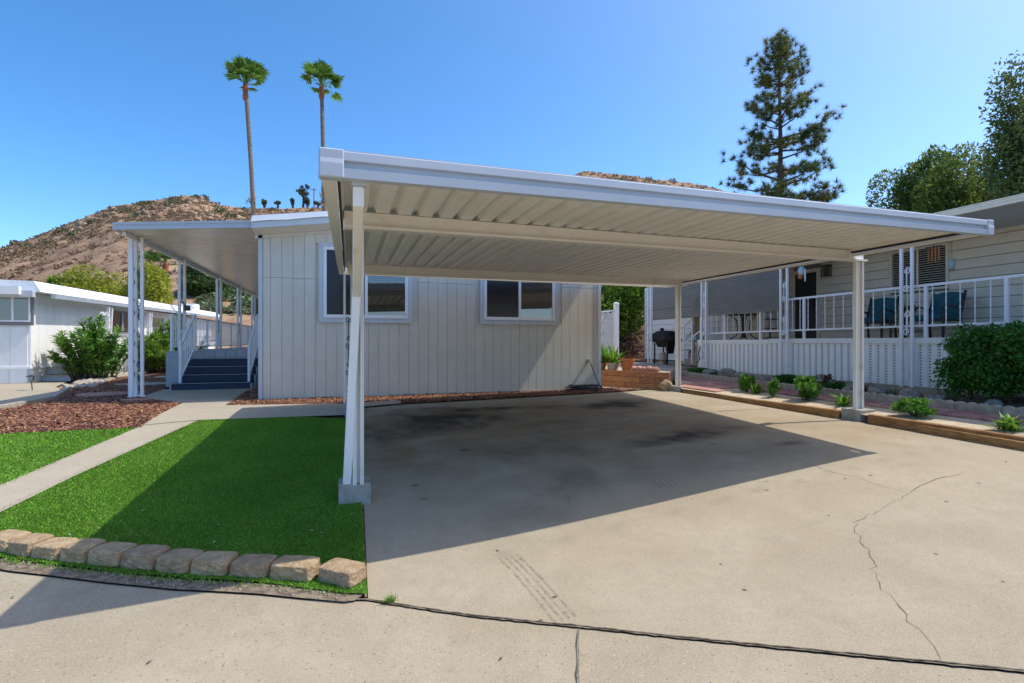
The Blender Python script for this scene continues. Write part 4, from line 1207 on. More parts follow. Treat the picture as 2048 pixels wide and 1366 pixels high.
for (p, z1, w) in ((PFL, 2.245, .10), (PFR, 2.449, .165), (PBL, 2.354, .09), (PBR, 2.544, .13)):
    gz = g(p.x, p.y); ft = {2.245: .19, 2.449: .18, 2.354: .17, 2.544: .12}[z1]
    h = w / 2
    # open channel post: web and two flanges
    b = MB()
    b.box(p.x - h, p.x + h, p.y - .008, p.y + .008, gz + ft - .01, z1)
    b.box(p.x - h, p.x - h + .016, p.y - .05, p.y - .0085, gz + ft - .01, z1)
    b.box(p.x + h - .016, p.x + h, p.y - .05, p.y - .0085, gz + ft - .01, z1)
    b.box(p.x - h + .017, p.x - h + .034, p.y - .05, p.y - .036, gz + ft - .01, z1)
    b.box(p.x + h - .034, p.x + h - .017, p.y - .05, p.y - .036, gz + ft - .01, z1)
    b.build('post', M['cream'], cp, bevel=.004)
def footing(cx, cy, wx, wy, h, rz, label=None):
    gz = g(cx, cy); b = MB()
    c_, s_ = math.cos(rz), math.sin(rz)
    pts = [(-wx / 2, -wy / 2), (wx / 2, -wy / 2), (wx / 2, wy / 2), (-wx / 2, wy / 2)]
    pts = [(cx + x * c_ - y * s_, cy + x * s_ + y * c_) for x, y in pts]
    b.hexa([(x, y, gz - .06) for x, y in pts], [(x, y, gz + h) for x, y in pts])
    b.build('footing', M['blocks'], cp, bevel=.014, bseg=2)
footing(.03, 5.09, .29, .28, .185, 0)
footing(7.56, 6.02, .33, .32, .175, 0)
footing(.03, 9.13, .3, .2, .16, 0)
footing(7.58, 10.62, .42, .40, .125, .3)
# scroll panel on the rear left post
sc = MB()
for z0 in (.3, .75, 1.2, 1.65):
    scroll(sc, -.045, 9.1, z0, z0 + .42, .11, (1, 0, 0), .008)
sc.build('scroll', M['iron'], cp)
MB().box(-.13, -.095, 9.08, 9.12, .16, 2.36).build('post', M['cream'], cp)
# downspout: drops from the gutter, runs back to the front left post, then down beside it
top = A + fd * .24
ds0 = Vector((top.x, top.y + .04, top.z)); 
ds1 = ds0 + Vector((0, .02, -.14)); ds2 = Vector((.045, 4.86, 1.62)); ds3 = Vector((-.04, 4.985, -.12))
b = MB(); b.bar(ds0 + Vector((0, 0, -.03)), ds1 + Vector((0, .0, -.02)), .072, .05, up=(0, 1, 0)); b.bar(ds1, ds2, .066, .05)
b.build('downspout', M['cream'], cp, bevel=.006)
MB().bar(ds2 + Vector((0, .005, .02)), ds3, .076, .055, up=(0, 1, 0)).build('downspout', M['white'], cp, bevel=.006)
MB().bar(ds0 + Vector((0, 0, .0)), ds0 + Vector((0, 0, -.03)), .09, .06, up=(0, 1, 0)).build('outlet', M['alum'], cp)

# ------------------------------------------------------------------ stone border at the turf's street edge
sb = thing('stone_border', 'row of ten rough tan edging blocks along the street edge of the turf', 'stone border', (-1.0, 4.1, -.38))
SL = [(-2.62, 4.72), (-2.38, 4.57), (-2.19, 4.46), (-1.98, 4.36), (-1.78, 4.26), (-1.54, 4.14), (-1.30, 4.03), (-1.06, 3.92), (-.81, 3.83), (-.55, 3.73), (-.27, 3.60), (-.01, 3.46)]
for i in range(len(SL) - 1):
    r_ = random.Random(100 + i)
    a = Vector((*SL[i], 0)); b2 = Vector((*SL[i + 1], 0)); d = (b2 - a); L = d.length; d.normalize(); n = Vector((-d.y, d.x, 0))
    if i == len(SL) - 2:
        ang = -.18; d = Vector((d.x * math.cos(ang) - d.y * math.sin(ang), d.x * math.sin(ang) + d.y * math.cos(ang), 0)); n = Vector((-d.y, d.x, 0)); a = a + Vector((.02, .02, 0))
    h = .095 + r_.uniform(-.006, .006); w = .20
    cc = (a + b2) / 2 + n * (w / 2 + .015); gz = g(cc.x, cc.y) + .008
    nxs, nys, nzs = 9, 7, 5
    bm = bmesh.new()
    bmesh.ops.create_cube(bm, size=1)
    bmesh.ops.subdivide_edges(bm, edges=bm.edges[:], cuts=5, use_grid_fill=True)
    me = bpy.data.meshes.new('block')
    for v in bm.verts:
        x, y, z = v.co
        rr = max(abs(x), abs(y)) * 2
        # chamfered ends, slightly narrower top
        k1 = 1 - .07 * (z + .5)
        cx_ = x * (1 - .22 * max(0, abs(y) * 2 - .5)) ; cy_ = y * (1 - .20 * max(0, abs(x) * 2 - .55))
        nx_ = float(fbm(np.array([x * 9 + i * 7]), np.array([z * 9 + y * 7]), 3, i)[0]) - .5
        side = 1 if z < .45 else .25
        pos = cc + d * (cx_ * L * 1.0 * k1) + n * (cy_ * w * k1 + nx_ * .022 * side)
        pos.z = gz + (z + .5) * h + nx_ * .010 * side + (.004 * math.sin(i * 3) if z > 0 else 0) - (.012 * max(0, rr - .8) * 5 * .3 if z > .4 else 0)
        v.co = pos - Vector(sb.location)
    bmesh.ops.recalc_face_normals(bm, faces=bm.faces)
    bm.to_mesh(me); bm.free(); me.materials.append(M['stone'])
    o = bpy.data.objects.new('block', me); col.objects.link(o); o.parent = sb
    bv = o.modifiers.new('bevel', 'BEVEL'); bv.width = .004; bv.limit_method = 'ANGLE'; bv.angle_limit = R(40)
# broken kerb lip and gravel under the stones
lip = [(x, y - .02) for x, y in SL[:-1]] + [(.08, 3.42), (.02, 3.36), (-.04, 3.36)] + [(x - .02, y - .13) for x, y in reversed(SL[:-1])]
sheet('gutter_lip', lip, M['joint'], dz=.002, step=.2)
x, y = scatter([(x_, y_ - .12) for x_, y_ in SL] + [(x_, y_ + .02) for x_, y_ in reversed(SL)], 2600)
bm = bmesh.new(); bmesh.ops.create_icosphere(bm, subdivisions=1, radius=1)
bv_ = np.array([v.co[:] for v in bm.verts]); bf_ = np.array([[v.index for v in f.verts] for f in bm.faces]); bm.free()
sz = rng.uniform(.003, .009, len(x)); V_ = bv_[None] * sz[:, None, None] * rng.uniform(.6, 1.3, (len(x), 1, 3)) + np.stack([x, y, G(x, y) + .004], -1)[:, None]
npmesh('gutter_gravel', V_.reshape(-1, 3), (bf_[None] + (np.arange(len(x)) * len(bv_))[:, None, None]).reshape(-1, 3), M['gravel'], kind='stuff', label='small pale gravel in the gutter below the edging blocks', cat='gravel')
grass('gutter_grass', [(x_, y_ - .075) for x_, y_ in SL] + [(x_, y_ + .01) for x_, y_ in reversed(SL)], 4500, .022, 'fringe of turf blades at the foot of the edging blocks')
tf = thing('grass_tuft', 'small green weed tuft in the joint between driveway and street', 'weed', (.23, 3.29, g(.23, 3.29)))
vs = []; fs = []
for i in range(90):
    a = random.uniform(0, 6.28); o = Vector((.23 + random.gauss(0, .02), 3.29 + random.gauss(0, .012), g(.23, 3.29)))
    e = o + Vector((math.cos(a) * .05 * random.random(), math.sin(a) * .05 * random.random(), random.uniform(.02, .055)))
    s = Vector((-math.sin(a), math.cos(a), 0)) * .0022
    n0 = len(vs); vs += [tuple(o - s), tuple(o + s), tuple(e)]; fs.append((n0, n0 + 1, n0 + 2))
npmesh('blades', vs, fs, M['turf'], tf)

# fallen leaves and bits of debris
def litter(name, poly, n, smin, smax, m, label, dz=.03, cat='leaf litter'):
    x, y = scatter(poly, n); n = len(x)
    a = rng.uniform(0, 6.28, n); s = rng.uniform(smin, smax, n); z = G(x, y) + dz
    ca, sa = np.cos(a), np.sin(a)
    v = np.empty((n, 4, 3))
    for i, (p, q_, h) in enumerate([(-1, 0, 0), (0, -.35, .15), (1, 0, .05), (0, .35, .15)]):
        v[:, i] = np.stack([x + (p * ca - q_ * sa) * s, y + (p * sa + q_ * ca) * s, z + h * s], -1)
    npmesh(name, v.reshape(-1, 3), np.arange(4 * n).reshape(-1, 4), m, kind='stuff', label=label, cat=cat)
litter('fallen_leaf', turf_main, 70, .006, .026, M['beige'], 'few pale dry leaves lying on the artificial turf')
litter('debris', [(.2, 3.2), (7.0, -1), (7.1, 9), (.3, 9.2)], 130, .008, .026, M['crack'], 'dark specks of debris on the driveway', dz=.003, cat='debris')
litter('debris', [(-2.2, 4.1), (0, 3.2), (3, 1.2), (3, 0), (-3, .5)], 70, .006, .02, M['crack'], 'dark specks of debris on the street', dz=-.004, cat='debris')

# stepping stones in the left mulch
def slab(name, cx, cy, rx, ry, m, label, cat, group=None, z=.03, seed=0):
    r_ = random.Random(seed); n = 14; pts = []
    for i in range(n):
        a = 6.283 * i / n; k_ = r_.uniform(.8, 1.12); pts.append((cx + rx * k_ * math.cos(a), cy + ry * k_ * math.sin(a)))
    b = MB(); gz = g(cx, cy)
    b.add([(x, y, gz - .02) for x, y in pts] + [(x, y, gz + z + .012) for x, y in pts], [tuple(range(n, 2 * n)), tuple(range(n - 1, -1, -1))] + [(i, (i + 1) % n, n + (i + 1) % n, n + i) for i in range(n)])
    o = b.build(name, m, None, label, cat, group, bevel=.008, loc=(cx, cy, gz))
for i, (cx, cy, rx, ry, lb) in enumerate([(-5.15, 13.5, .62, .45, 'pinkish flat stepping stone in the mulch beside the corner post'), (-5.35, 16.4, .75, .5, 'pale grey stepping stone in the shaded mulch behind the pinkish one'),
                                         (-5.4, 19.5, .8, .6, 'pale stepping stone furthest along the shaded mulch'), (-4.1, 12.0, .28, .16, 'small pinkish stone lying in the sunlit mulch')]):
    slab('stepping_stone', cx, cy, rx, ry, M['paver'] if i in (0, 3) else M['walk'], lb, 'stepping stone', 'stepping stones in the left mulch', .04, i)
x, y = scatter([(-6.75, 15.6), (-6.3, 15.5), (-7.2, 19.5), (-7.3, 30), (-8.4, 30), (-8.2, 20)], 2600)
sz = rng.uniform(.04, .13, len(x)); V_ = bv_[None] * sz[:, None, None] * rng.uniform(.6, 1.3, (len(x), 1, 3)) * np.array([1, 1, .6]) + np.stack([x, y, 0 * x + .04], -1)[:, None]
npmesh('rock_strip', V_.reshape(-1, 3), (bf_[None] + (np.arange(len(x)) * len(bv_))[:, None, None]).reshape(-1, 3), M['gravel'], kind='stuff', label='strip of pale cobbles along the edge of the mulch bed', cat='rocks')

# ------------------------------------------------------------------ left neighbour
nh = thing('mobile_home', 'low white mobile home with a long white roof at the left edge', 'house', (-9.0, 18.1, 0))
LX = -8.78; LY = 18.1
def lz(y): return 2.46 + .014 * (y - LY)
MB().box(-22, LX, LY + .015, 38, 0, 2.6).build('wall', M['white'], nh)
for i in range(40):                                # vertical grooved panels on the sunlit side
    y0 = LY + .02 + i * .4
    if y0 > 37.5: break
    MB().box(LX, LX + .014, y0, y0 + .392, .46, lz(y0) - .12).build('wall_panel', M['lapw'], nh)
for i in range(6):
    x0 = LX - .05 - (i + 1) * .4
    MB().box(x0, x0 + .392, LY, LY + .016, .46, 1.62).build('wall_panel', M['lapw'], nh)
MB().box(-12, LX + .03, LY - .035, LY + .01, .42, .48).build('belt_trim', M['rail'], nh)
MB().box(LX - .0, LX + .035, LY + .01, 24, .42, .48).build('belt_trim', M['rail'], nh)
for i in range(10):
    y0 = LY + .05 + i * .6
    MB().box(LX + .001, LX + .012, y0, y0 + .585, .02, .42).build('skirting_panel', M['lapw'], nh)
for i in range(6):
    x0 = LX - .04 - (i + 1) * .42
    MB().box(x0, x0 + .40, LY - .004, LY + .014, .02, .42).build('skirting_panel', M['lapw'], nh)
MB().box(LX - .04, LX + .03, LY - .03, LY + .02, .02, .42).build('corner_trim', M['greyw'], nh)
f = MB(); f.box(-9.62, -8.68, LY - .05, LY - .0, 1.66, 2.52); wv = f.build('window', M['dgrey'], nh)
b = MB()
b.box(-9.56, -8.74, LY - .07, LY - .055, 2.44, 2.48).box(-9.56, -8.74, LY - .07, LY - .055, 1.76, 1.80).box(-9.56, -9.52, LY - .07, LY - .055, 1.8, 2.44).box(-8.78, -8.74, LY - .07, LY - .055, 1.8, 2.44).box(-9.17, -9.12, LY - .07, LY - .055, 1.8, 2.44)
b.build('window_frame', M['vinyl'], wv)
MB().box(-9.52, -9.17, LY - .062, LY - .056, 1.8, 2.44).build('pane', M['glass_l'], wv)
MB().box(-9.12, -8.78, LY - .062, LY - .056, 1.8, 2.44).build('pane', M['glass_l'], wv)
# roof: flat white deck, gutter along the side, end fascia with awning box
b = MB(); b.hexa([(-22, LY - .35, 2.60), (LX + .42, LY - .35, 2.60), (LX + .42, 38.5, lz(38.5) + .1), (-22, 38.5, lz(38.5) + .1)], [(-22, LY - .35, 3.2), (LX + .26, LY - .35, 2.90), (LX + .26, 38.5, lz(38.5) + .36), (-22, 38.5, lz(38.5) + .8)])
b.build('roof', M['white'], nh)
MB().sweep([(0, 0), (.1, 0), (.12, .11), (0, .11)], (LX + .40, LY + .2, 2.46), (LX + .40, 38.5, lz(38.5) - .02), (1, 0, 0)).build('gutter', M['alum'], nh)
MB().box(-13, LX + .30, LY - .5, LY - .35, 2.44, 2.62).build('fascia', M['alum'], nh)
MB().box(-13, LX + .05, LY - .62, LY - .5, 2.50, 2.72).build('awning_box', M['lapw'], nh)
MB().box(LX + .015, LX + .05, 23.0, 25.4, 1.52, 2.40).build('window', M['dgrey'], nh)
MB().box(LX + .05, LX + .056, 23.1, 24.05, 1.58, 2.34).build('pane', M['screen'], nh)
MB().box(LX + .05, LX + .056, 24.15, 25.3, 1.58, 2.34).build('pane', M['screen'], nh)
MB().box(LX + .05, LX + .09, 24.05, 24.15, 1.62, 2.34).build('mullion', M['greyw'], nh)
MB().box(LX + .015, LX + .05, 27.3, 29.0, 1.5, 2.4).build('window', M['vinyl'], nh)
MB().box(LX + .05, LX + .056, 27.4, 28.9, 1.6, 2.32).build('pane', M['glass_l'], nh)
for y0 in (22.0, 25.9, 29.8):
    b = MB(); b.bar((LX + .30, y0, .0), (LX + .40, y0, 2.46), .1, .06, up=(0, 1, 0)); b.bar((LX + .30, y0 + .3, .0), (LX + .40, y0 + .3, 2.46), .06, .06, up=(0, 1, 0))
    b.build('porch_post', M['white'], nh)
    sc = MB()
    for z0 in (1.2, 1.7): scroll(sc, LX + .37, y0 + .15, z0, z0 + .4, .2, (0, 1, 0), .012)
    sc.build('scroll', M['rail'], nh)
b = MB(); b.box(LX + .25, LX + .42, 22.3, 37.5, 1.44, 1.5); b.build('porch_ledge', M['greyw'], nh)
b = MB()
for i in range(36):
    y0 = 22.4 + i * .2; b.bar((LX + .33, y0, 1.2), (LX + .33, y0 + .2, 1.44), .02, .03); b.bar((LX + .33, y0 + .2, 1.2), (LX + .33, y0, 1.44), .02, .03)
b.build('lattice', M['white'], nh, kind='stuff')
MB().box(LX + .26, LX + .36, 22.3, 37.5, .02, 1.2).build('porch_wall', M['white'], nh)
for i in range(3):
    MB().box(LX + .05, LX + .75 - .0, 18.6 + .28 * i, 20.6, .2 * i + .01, .2 * i + .165).build('step', M['greyw'], nh)
    MB().box(LX + .05, LX + .77, 18.58 + .28 * i, 18.9 + .28 * i, .2 * i + .17, .2 * i + .2).build('tread', M['walk'], nh)
vent = MB().lathe([(.14, 0), (.14, .25), (.2, .27), (.2, .4)], (-8.6, 33, lz(33) + .2), 10); vent.build('roof_vent', M['white'], nh)
MB().box(-9.6, -8.8, 34.5, 35.3, lz(34) + .1, lz(34) + .75).build('roof_unit', M['lapw'], nh)

pp = thing('downpipe_post', 'white square post at the far left edge beside the paving', 'post', (-7.62, 13.95, 0))
MB().box(-7.68, -7.58, 13.95, 14.05, 0, 2.55).build('post', M['rail'], pp)
MB().box(-7.72, -7.54, 13.9, 14.1, 0, .04).build('base_plate', M['rail'], pp)
sl = thing('path_light', 'small black path light on a stake by the paving', 'light', (-7.42, 15.4, 0))
MB().tube([(-7.42, 15.4, 0), (-7.44, 15.4, .24)], .012, 6).build('stake', M['iron'], sl)
MB().lathe([(.04, 0), (.055, .05), (.05, .12)], (-7.44, 15.4, .22), 10).build('lens', M['glass_l'], sl)
MB().lathe([(.1, 0), (.095, .02), (.02, .05)], (-7.44, 15.4, .34), 10).build('cap', M['iron'], sl)

def oleander(x, y, h, w, n, m, label, seed, flowers=0):
    t = thing('oleander_shrub', label, 'shrub', (x, y, 0), group='oleander shrubs along the white mobile home')
    r = np.random.default_rng(seed)
    mb = MB(); V = []; F = []; k0 = 0
    for s in range(64):
        a = r.uniform(0, 6.283); rad = w * r.uniform(.05, 1.0); hh = h * r.uniform(.5, 1.0) * (1 - .45 * (rad / w) ** 2)
        tip = np.array([x + math.cos(a) * rad, y + math.sin(a) * rad, hh]); b0 = np.array([x + math.cos(a) * rad * .45, y + math.sin(a) * rad * .45, 0])
        mid = (tip + b0) / 2 + np.array([0, 0, h * .08])
        mb.tube([tuple(b0), tuple(mid), tuple(tip)], [.018, .012, .006], 5)
        m_ = int(n / 64)
        u = r.random(m_) ** .8 * .9 + .1
        p = np.where(u[:, None] < .5, b0 + (mid - b0) * (u[:, None] * 2), mid + (tip - mid) * (u[:, None] * 2 - 1))
        az = r.uniform(0, 6.283, m_); el = r.uniform(.15, 1.1, m_)
        d = np.stack([np.cos(az) * np.cos(el), np.sin(az) * np.cos(el), np.sin(el)], -1)
        L = r.uniform(.14, .26, m_)[:, None]
        sd = np.cross(d, np.array([0, 0, 1.])); sd /= np.linalg.norm(sd, axis=1)[:, None] + 1e-6
        wv_ = sd * .024
        tipv = p + d * L - np.array([0, 0, .12]) * L
        v = np.stack([p, p + d * L * .5 + wv_, tipv, p + d * L * .5 - wv_], 1)
        V.append(v.reshape(-1, 3)); F.append(np.arange(4 * m_).reshape(-1, 4) + k0); k0 += 4 * m_
    mb.build('stem', M['bark'], t)
    npmesh('foliage', np.concatenate(V), np.concatenate(F), m, t)
    if flowers:
        v, f_ = leaves(np.array([[x + .25, y, h * 1.0]]), np.array([[.12, .12, .07]]), flowers, .06, .8, .3, .2, seed)
        npmesh('flower', v, f_, M['flower'], t)
oleander(-7.55, 18.9, 2.05, 1.1, 7500, M['oleander'], 'large oleander with one white bloom before the white home', 71, 70)
oleander(-7.15, 22.6, 1.6, 1.05, 5500, M['oleander_y'], 'low yellow green oleander between the two darker ones', 72)
oleander(-6.7, 23.8, 2.25, 1.2, 7500, M['oleander'], 'dark oleander left of the navy steps', 73)
t = thing('ornamental_grass', 'white plumed grass clump at the white porch wall', 'plant', (-8.0, 22.3, 0))
vs = []; fs = []
for i in range(260):
    a = random.uniform(0, 6.28); o = Vector((-8.0 + random.gauss(0, .12), 22.3 + random.gauss(0, .3), 0)); r_ = random.uniform(.1, .45)
    m_ = o + Vector((math.cos(a) * r_ * .5, math.sin(a) * r_ * .5, random.uniform(.4, .7))); e = o + Vector((math.cos(a) * r_, math.sin(a) * r_, random.uniform(.2, .5)))
    s = Vector((-math.sin(a), math.cos(a), 0)) * .01
    n0 = len(vs); vs += [tuple(o - s), tuple(o + s), tuple(m_ + s), tuple(m_ - s)]; fs.append((n0, n0 + 1, n0 + 2, n0 + 3))
    n0 = len(vs); vs += [tuple(m_ - s), tuple(m_ + s), tuple(e), tuple(e)]
npmesh('blades', vs, fs, M['lapw'], t)
t = thing('bare_shrub', 'wispy grey green branch reaching in at the left edge', 'shrub', (-6.75, 11.6, 0))
mb = MB(); V = []; 
for i in range(14):
    a = random.uniform(-.6, 1.4); z = random.uniform(.5, 1.35); L = random.uniform(.25, .62)
    s = Vector((-6.75, 11.6, z * .8)); e = s + Vector((math.cos(a) * L, math.sin(a) * L * .4, random.uniform(-.05, .3)))
    mb.tube([s, s.lerp(e, .5) + Vector((0, 0, .05)), e], [.012, .008, .003], 5)
    for k_ in range(14):
        p = s.lerp(e, random.uniform(.5, 1)); V.append(tuple(p))
mb.tube([(-6.75, 11.6, 0), (-6.78, 11.62, .6), (-6.72, 11.6, 1.2)], [.035, .03, .015], 6)
mb.build('stem', M['greybark'], t)
v, f_ = leaves(np.array(V), np.full((len(V), 3), .03), 420, .09, .22, .2, .3, 5)
npmesh('foliage', v, f_, M['silver'], t)

# ------------------------------------------------------------------ right side bed
sheet('planting_bed', [(7.42, -2.5), (7.42, 10.3), (8.6, 12.4), (9.1, 12.6), (8.7, 9.9), (8.5, 6.9), (8.45, 4.6), (8.6, -2.5)], M['sand'], zf=bedz, step=.6)
sheet('garden_soil', [(8.42, -2.5), (8.42, 6.9), (8.62, 9.9), (8.8, 12.3), (9.4, 14.0), (10.2, 14.0), (10.2, -2.5)], M['soil'], zf=lambda x, y: bedz(x) + .02, step=.6)
te = thing('timber_edging', 'weathered orange brown timber boards edging the sandy bed along the driveway', 'timber edging', (7.36, 6, 0))
b = MB(); b.hexa([(7.34, 6.20, -.05), (7.43, 6.20, -.05), (7.5, 10.3, -.03), (7.42, 10.3, -.03)], [(7.35, 6.20, .105), (7.43, 6.20, .115), (7.5, 10.3, .06), (7.43, 10.3, .055)]); b.build('timber', M['timber'], te, bevel=.008)
b = MB(); b.hexa([(7.33, 3.2, -.08), (7.42, 3.2, -.08), (7.45, 5.72, -.06), (7.36, 5.72, -.06)], [(7.335, 3.2, .10), (7.42, 3.2, .105), (7.45, 5.72, .115), (7.37, 5.72, .11)]); b.build('timber', M['timber'], te, bevel=.008)
b = MB(); b.hexa([(7.18, 2.6, -.09), (7.27, 2.6, -.09), (7.335, 5.0, -.07), (7.325, 5.0, -.07)], [(7.19, 2.6, .045), (7.27, 2.6, .05), (7.335, 5.0, .07), (7.325, 5.0, .07)]); b.build('timber', M['timber'], te, bevel=.008)
b = MB(); b.hexa([(7.33, -1, -.08), (7.42, -1, -.08), (7.42, 3.19, -.08), (7.33, 3.19, -.08)], [(7.335, -1, .13), (7.42, -1, .135), (7.42, 3.19, .135), (7.335, 3.19, .13)]); b.build('timber', M['timber'], te, bevel=.008)

bp_ = thing('brick_path', 'narrow purplish brick path between the sandy bed and the scalloped kerb', 'path', (8.3, 7, .17))
def cxp(y): return float(np.interp(y, [-2, 4.5, 6.9, 9.9, 12.3], [8.25, 8.22, 8.22, 8.42, 8.62]))
y = 1.0
k_ = 0
while y < 12.0:
    for j, (w0, w1) in enumerate(((-.2, -.005), (.005, .2))):
        o = .17 if j else 0
        c0 = cxp(y + o); c1 = cxp(y + o + .33)
        z = lambda x: bedz(x) + .022 + random.uniform(0, .012)
        zz = z(c0 + w0)
        b = MB(); b.hexa([(c0 + w0, y + o, zz - .06), (c0 + w1, y + o, zz - .06), (c1 + w1, y + o + .325, zz - .06), (c1 + w0, y + o + .325, zz - .06)],
                         [(c0 + w0, y + o, zz), (c0 + w1, y + o, zz + .018), (c1 + w1, y + o + .325, zz + .018), (c1 + w0, y + o + .325, zz)])
        b.build('brick', M['brick'], bp_, bevel=.012)
    y += .335
kc = thing('scalloped_kerb', 'row of pale scalloped concrete edging pieces along the brick path', 'kerb', (8.55, 7, .2))
def cxk(y): return float(np.interp(y, [-2, 4.5, 6.9, 9.9, 12.3], [8.5, 8.47, 8.47, 8.66, 8.88]))
y = 1.2
while y < 12.4:
    L = .58; x0 = cxk(y); x1 = cxk(y + L)
    nsc = 4; prof_ = []
    for i in range(nsc * 6 + 1):
        t_ = i / (nsc * 6); prof_.append((t_, .115 + .028 * abs(math.sin(math.pi * nsc * t_))))
    zb = bedz(x0) - .03
    b = MB(); vs = []; n = len(prof_)
    for sgn in (0, .06):
        for (t_, h) in prof_: vs.append((x0 + (x1 - x0) * t_ + sgn, y + (L - .008) * t_, zb + h + .03))
        for (t_, h) in (prof_[-1], prof_[0]): vs.append((x0 + (x1 - x0) * t_ + sgn, y + (L - .008) * t_, zb))
    N_ = n + 2
    fs = [tuple(range(N_)), tuple(range(2 * N_ - 1, N_ - 1, -1))] + [(i, (i + 1) % N_, N_ + (i + 1) % N_, N_ + i) for i in range(N_)]
    b.add(vs, fs).build('edging_block', M['curb'], kc, bevel=.008)
    y += L
# pink paver patch crossing the bed
pv = thing('paver_patch', 'patch of pinkish pavers crossing the bed beside the rear carport post', 'paving', (8.0, 9.9, .15))
for i in range(4):
    for j in range(4):
        x0 = 7.52 + i * .27; y0 = 9.25 + j * .36 + .16 * (i % 2) + i * .08
        if y0 > 10.6: continue
        zz = bedz(x0) + .03
        MB().hexa([(x0, y0, zz - .05), (x0 + .262, y0 + .02, zz - .05), (x0 + .262, y0 + .37, zz - .05), (x0, y0 + .35, zz - .05)],
                  [(x0, y0, zz), (x0 + .262, y0 + .02, zz + .02), (x0 + .262, y0 + .37, zz + .02), (x0, y0 + .35, zz)]).build('paver', M['paver'], pv, bevel=.006)

def rock(x, y, z, r, label, seed, m=None, sc=(1, .8, .65), grp='rocks behind the scalloped kerb'):
    bm = bmesh.new(); bmesh.ops.create_icosphere(bm, subdivisions=3, radius=1)
    for v in bm.verts:
        c_ = v.co.copy(); n_ = float(fbm(np.array([c_.x * 1.6 + seed * 3.3 + c_.z]), np.array([c_.y * 1.6 + c_.z * .7 + seed]), 4, seed)[0]) - .5
        v.co = Vector((c_.x * sc[0], c_.y * sc[1], c_.z * sc[2])) * r * (1 + n_ * .7)
    me = bpy.data.meshes.new('rock'); bm.to_mesh(me); bm.free(); me.materials.append(m or M['dark_rock'])
    me.polygons.foreach_set('use_smooth', [True] * len(me.polygons))
    o = bpy.data.objects.new('rock', me); col.objects.link(o); o.location = (x, y, z)
    tag(o, label, 'rock', grp)
rl = [(9.25, 11.6, .20, 'pale rounded rock at the left end of the kerb bed'), (9.3, 11.0, .24, 'large grey rock right of the pale rounded one'), (9.2, 10.4, .2, 'brown grey rock behind the first bed shrub'),
      (9.15, 9.6, .16, 'small grey rock by the middle awning post'), (9.1, 8.0, .26, 'tan rock behind the kerb left of the front carport post'), (9.0, 7.35, .13, 'small dark rock right of the front carport post'),
      (8.95, 6.75, .17, 'grey rock at the foot of the near awning post'), (8.95, 6.2, .18, 'grey mottled rock right of the near awning post'), (8.9, 5.75, .16, 'pale rock left of the hedge foot'), (8.9, 5.0, .13, 'grey rock under the hedge')]
for i, (x, y, r_, lb) in enumerate(rl): rock(x, y, bedz(x) + r_ * .35, r_, lb, 200 + i)
rock(7.30, 10.78, .10, .15, 'square tan rock against the rear carport footing', 230, M['stone'], (1, .9, 1.1), None)

def shrub(x, y, r, h, n, size, m, label, seed, wid=.4, kind='round', name='shrub', cat='shrub', z=None, grp='small shrubs in the sandy bed'):
    z = bedz(x) if z is None else z
    t = thing(name, label, cat, (x, y, z), group=grp)
    if kind == 'round':
        cen, rad = lobes((x, y, z + h * .55), (r, r, h * .5), 14, .42, seed)
        mb = MB()
        for c_ in cen[:8]: mb.tube([(x, y, z - .02), ((x + c_[0]) / 2, (y + c_[1]) / 2, z + h * .2), tuple(c_)], [.012, .009, .004], 5)
        mb.build('stem', M['bark'], t)
        v, f = leaves(cen, rad, n, size, wid, .7, .25, seed)
        npmesh('foliage', v, f, m, t)
    else:                                              # rosette of strap leaves
        rr = random.Random(seed); vs = []; fs = []
        for i in range(n):
            a = rr.uniform(0, 6.283); L = h * rr.uniform(.7, 1.25); el = rr.uniform(.35, 1.35); s = Vector((-math.sin(a), math.cos(a), 0)) * size
            o = Vector((x + rr.gauss(0, r * .18), y + rr.gauss(0, r * .18), z)); d = Vector((math.cos(a) * math.cos(el), math.sin(a) * math.cos(el), math.sin(el)))
            m1 = o + d * L * .55; e = o + d * L + Vector((math.cos(a), math.sin(a), 0)) * L * .18 - Vector((0, 0, L * .2))
            n0 = len(vs); vs += [tuple(o - s * .6), tuple(o + s * .6), tuple(m1 + s), tuple(e), tuple(m1 - s)]
            fs += [(n0, n0 + 1, n0 + 2, n0 + 4), (n0 + 4, n0 + 2, n0 + 3, n0 + 3)]
        F4 = [f for f in fs if len(set(f)) == 4]; F3 = [(f[0], f[1], f[2]) for f in fs if len(set(f)) == 3]
        MB().add(vs, F4 + F3).build('foliage', m, t)
        MB().lathe([(r * .1, -.03), (r * .14, .02), (r * .05, .06)], (x, y, z), 8).build('stem', M['bark'], t)
    return t
shrub(7.98, 8.86, .17, .36, 900, .085, M['shrub_leaf'], 'upright leafy shrub left of the strap leaved clump', 301)
shrub(7.95, 8.55, .2, .26, 70, .014, M['strap_leaf'], 'strap leaved clump beside the leftmost bed shrub', 302, kind='strap', name='strap_plant', cat='plant')
shrub(7.80, 7.95, .14, .34, 700, .08, M['shrub_leaf'], 'slim small shrub between two larger bed shrubs', 303)
shrub(7.92, 7.28, .29, .42, 1900, .085, M['shrub_leaf'], 'largest bushy shrub in the bed left of the front carport post', 304)
shrub(7.84, 6.52, .2, .25, 60, .015, M['strap_leaf'], 'strap leaved plant partly behind the front carport post', 305, kind='strap', name='strap_plant', cat='plant')
shrub(7.76, 5.30, .26, .26, 1900, .07, M['shrub_leaf'], 'low dome shaped shrub right of the front carport post', 306)
shrub(7.68, 4.16, .22, .24, 75, .016, M['strap_leaf'], 'strap leaved plant at the right edge of the bed', 307, kind='strap', name='strap_plant', cat='plant')
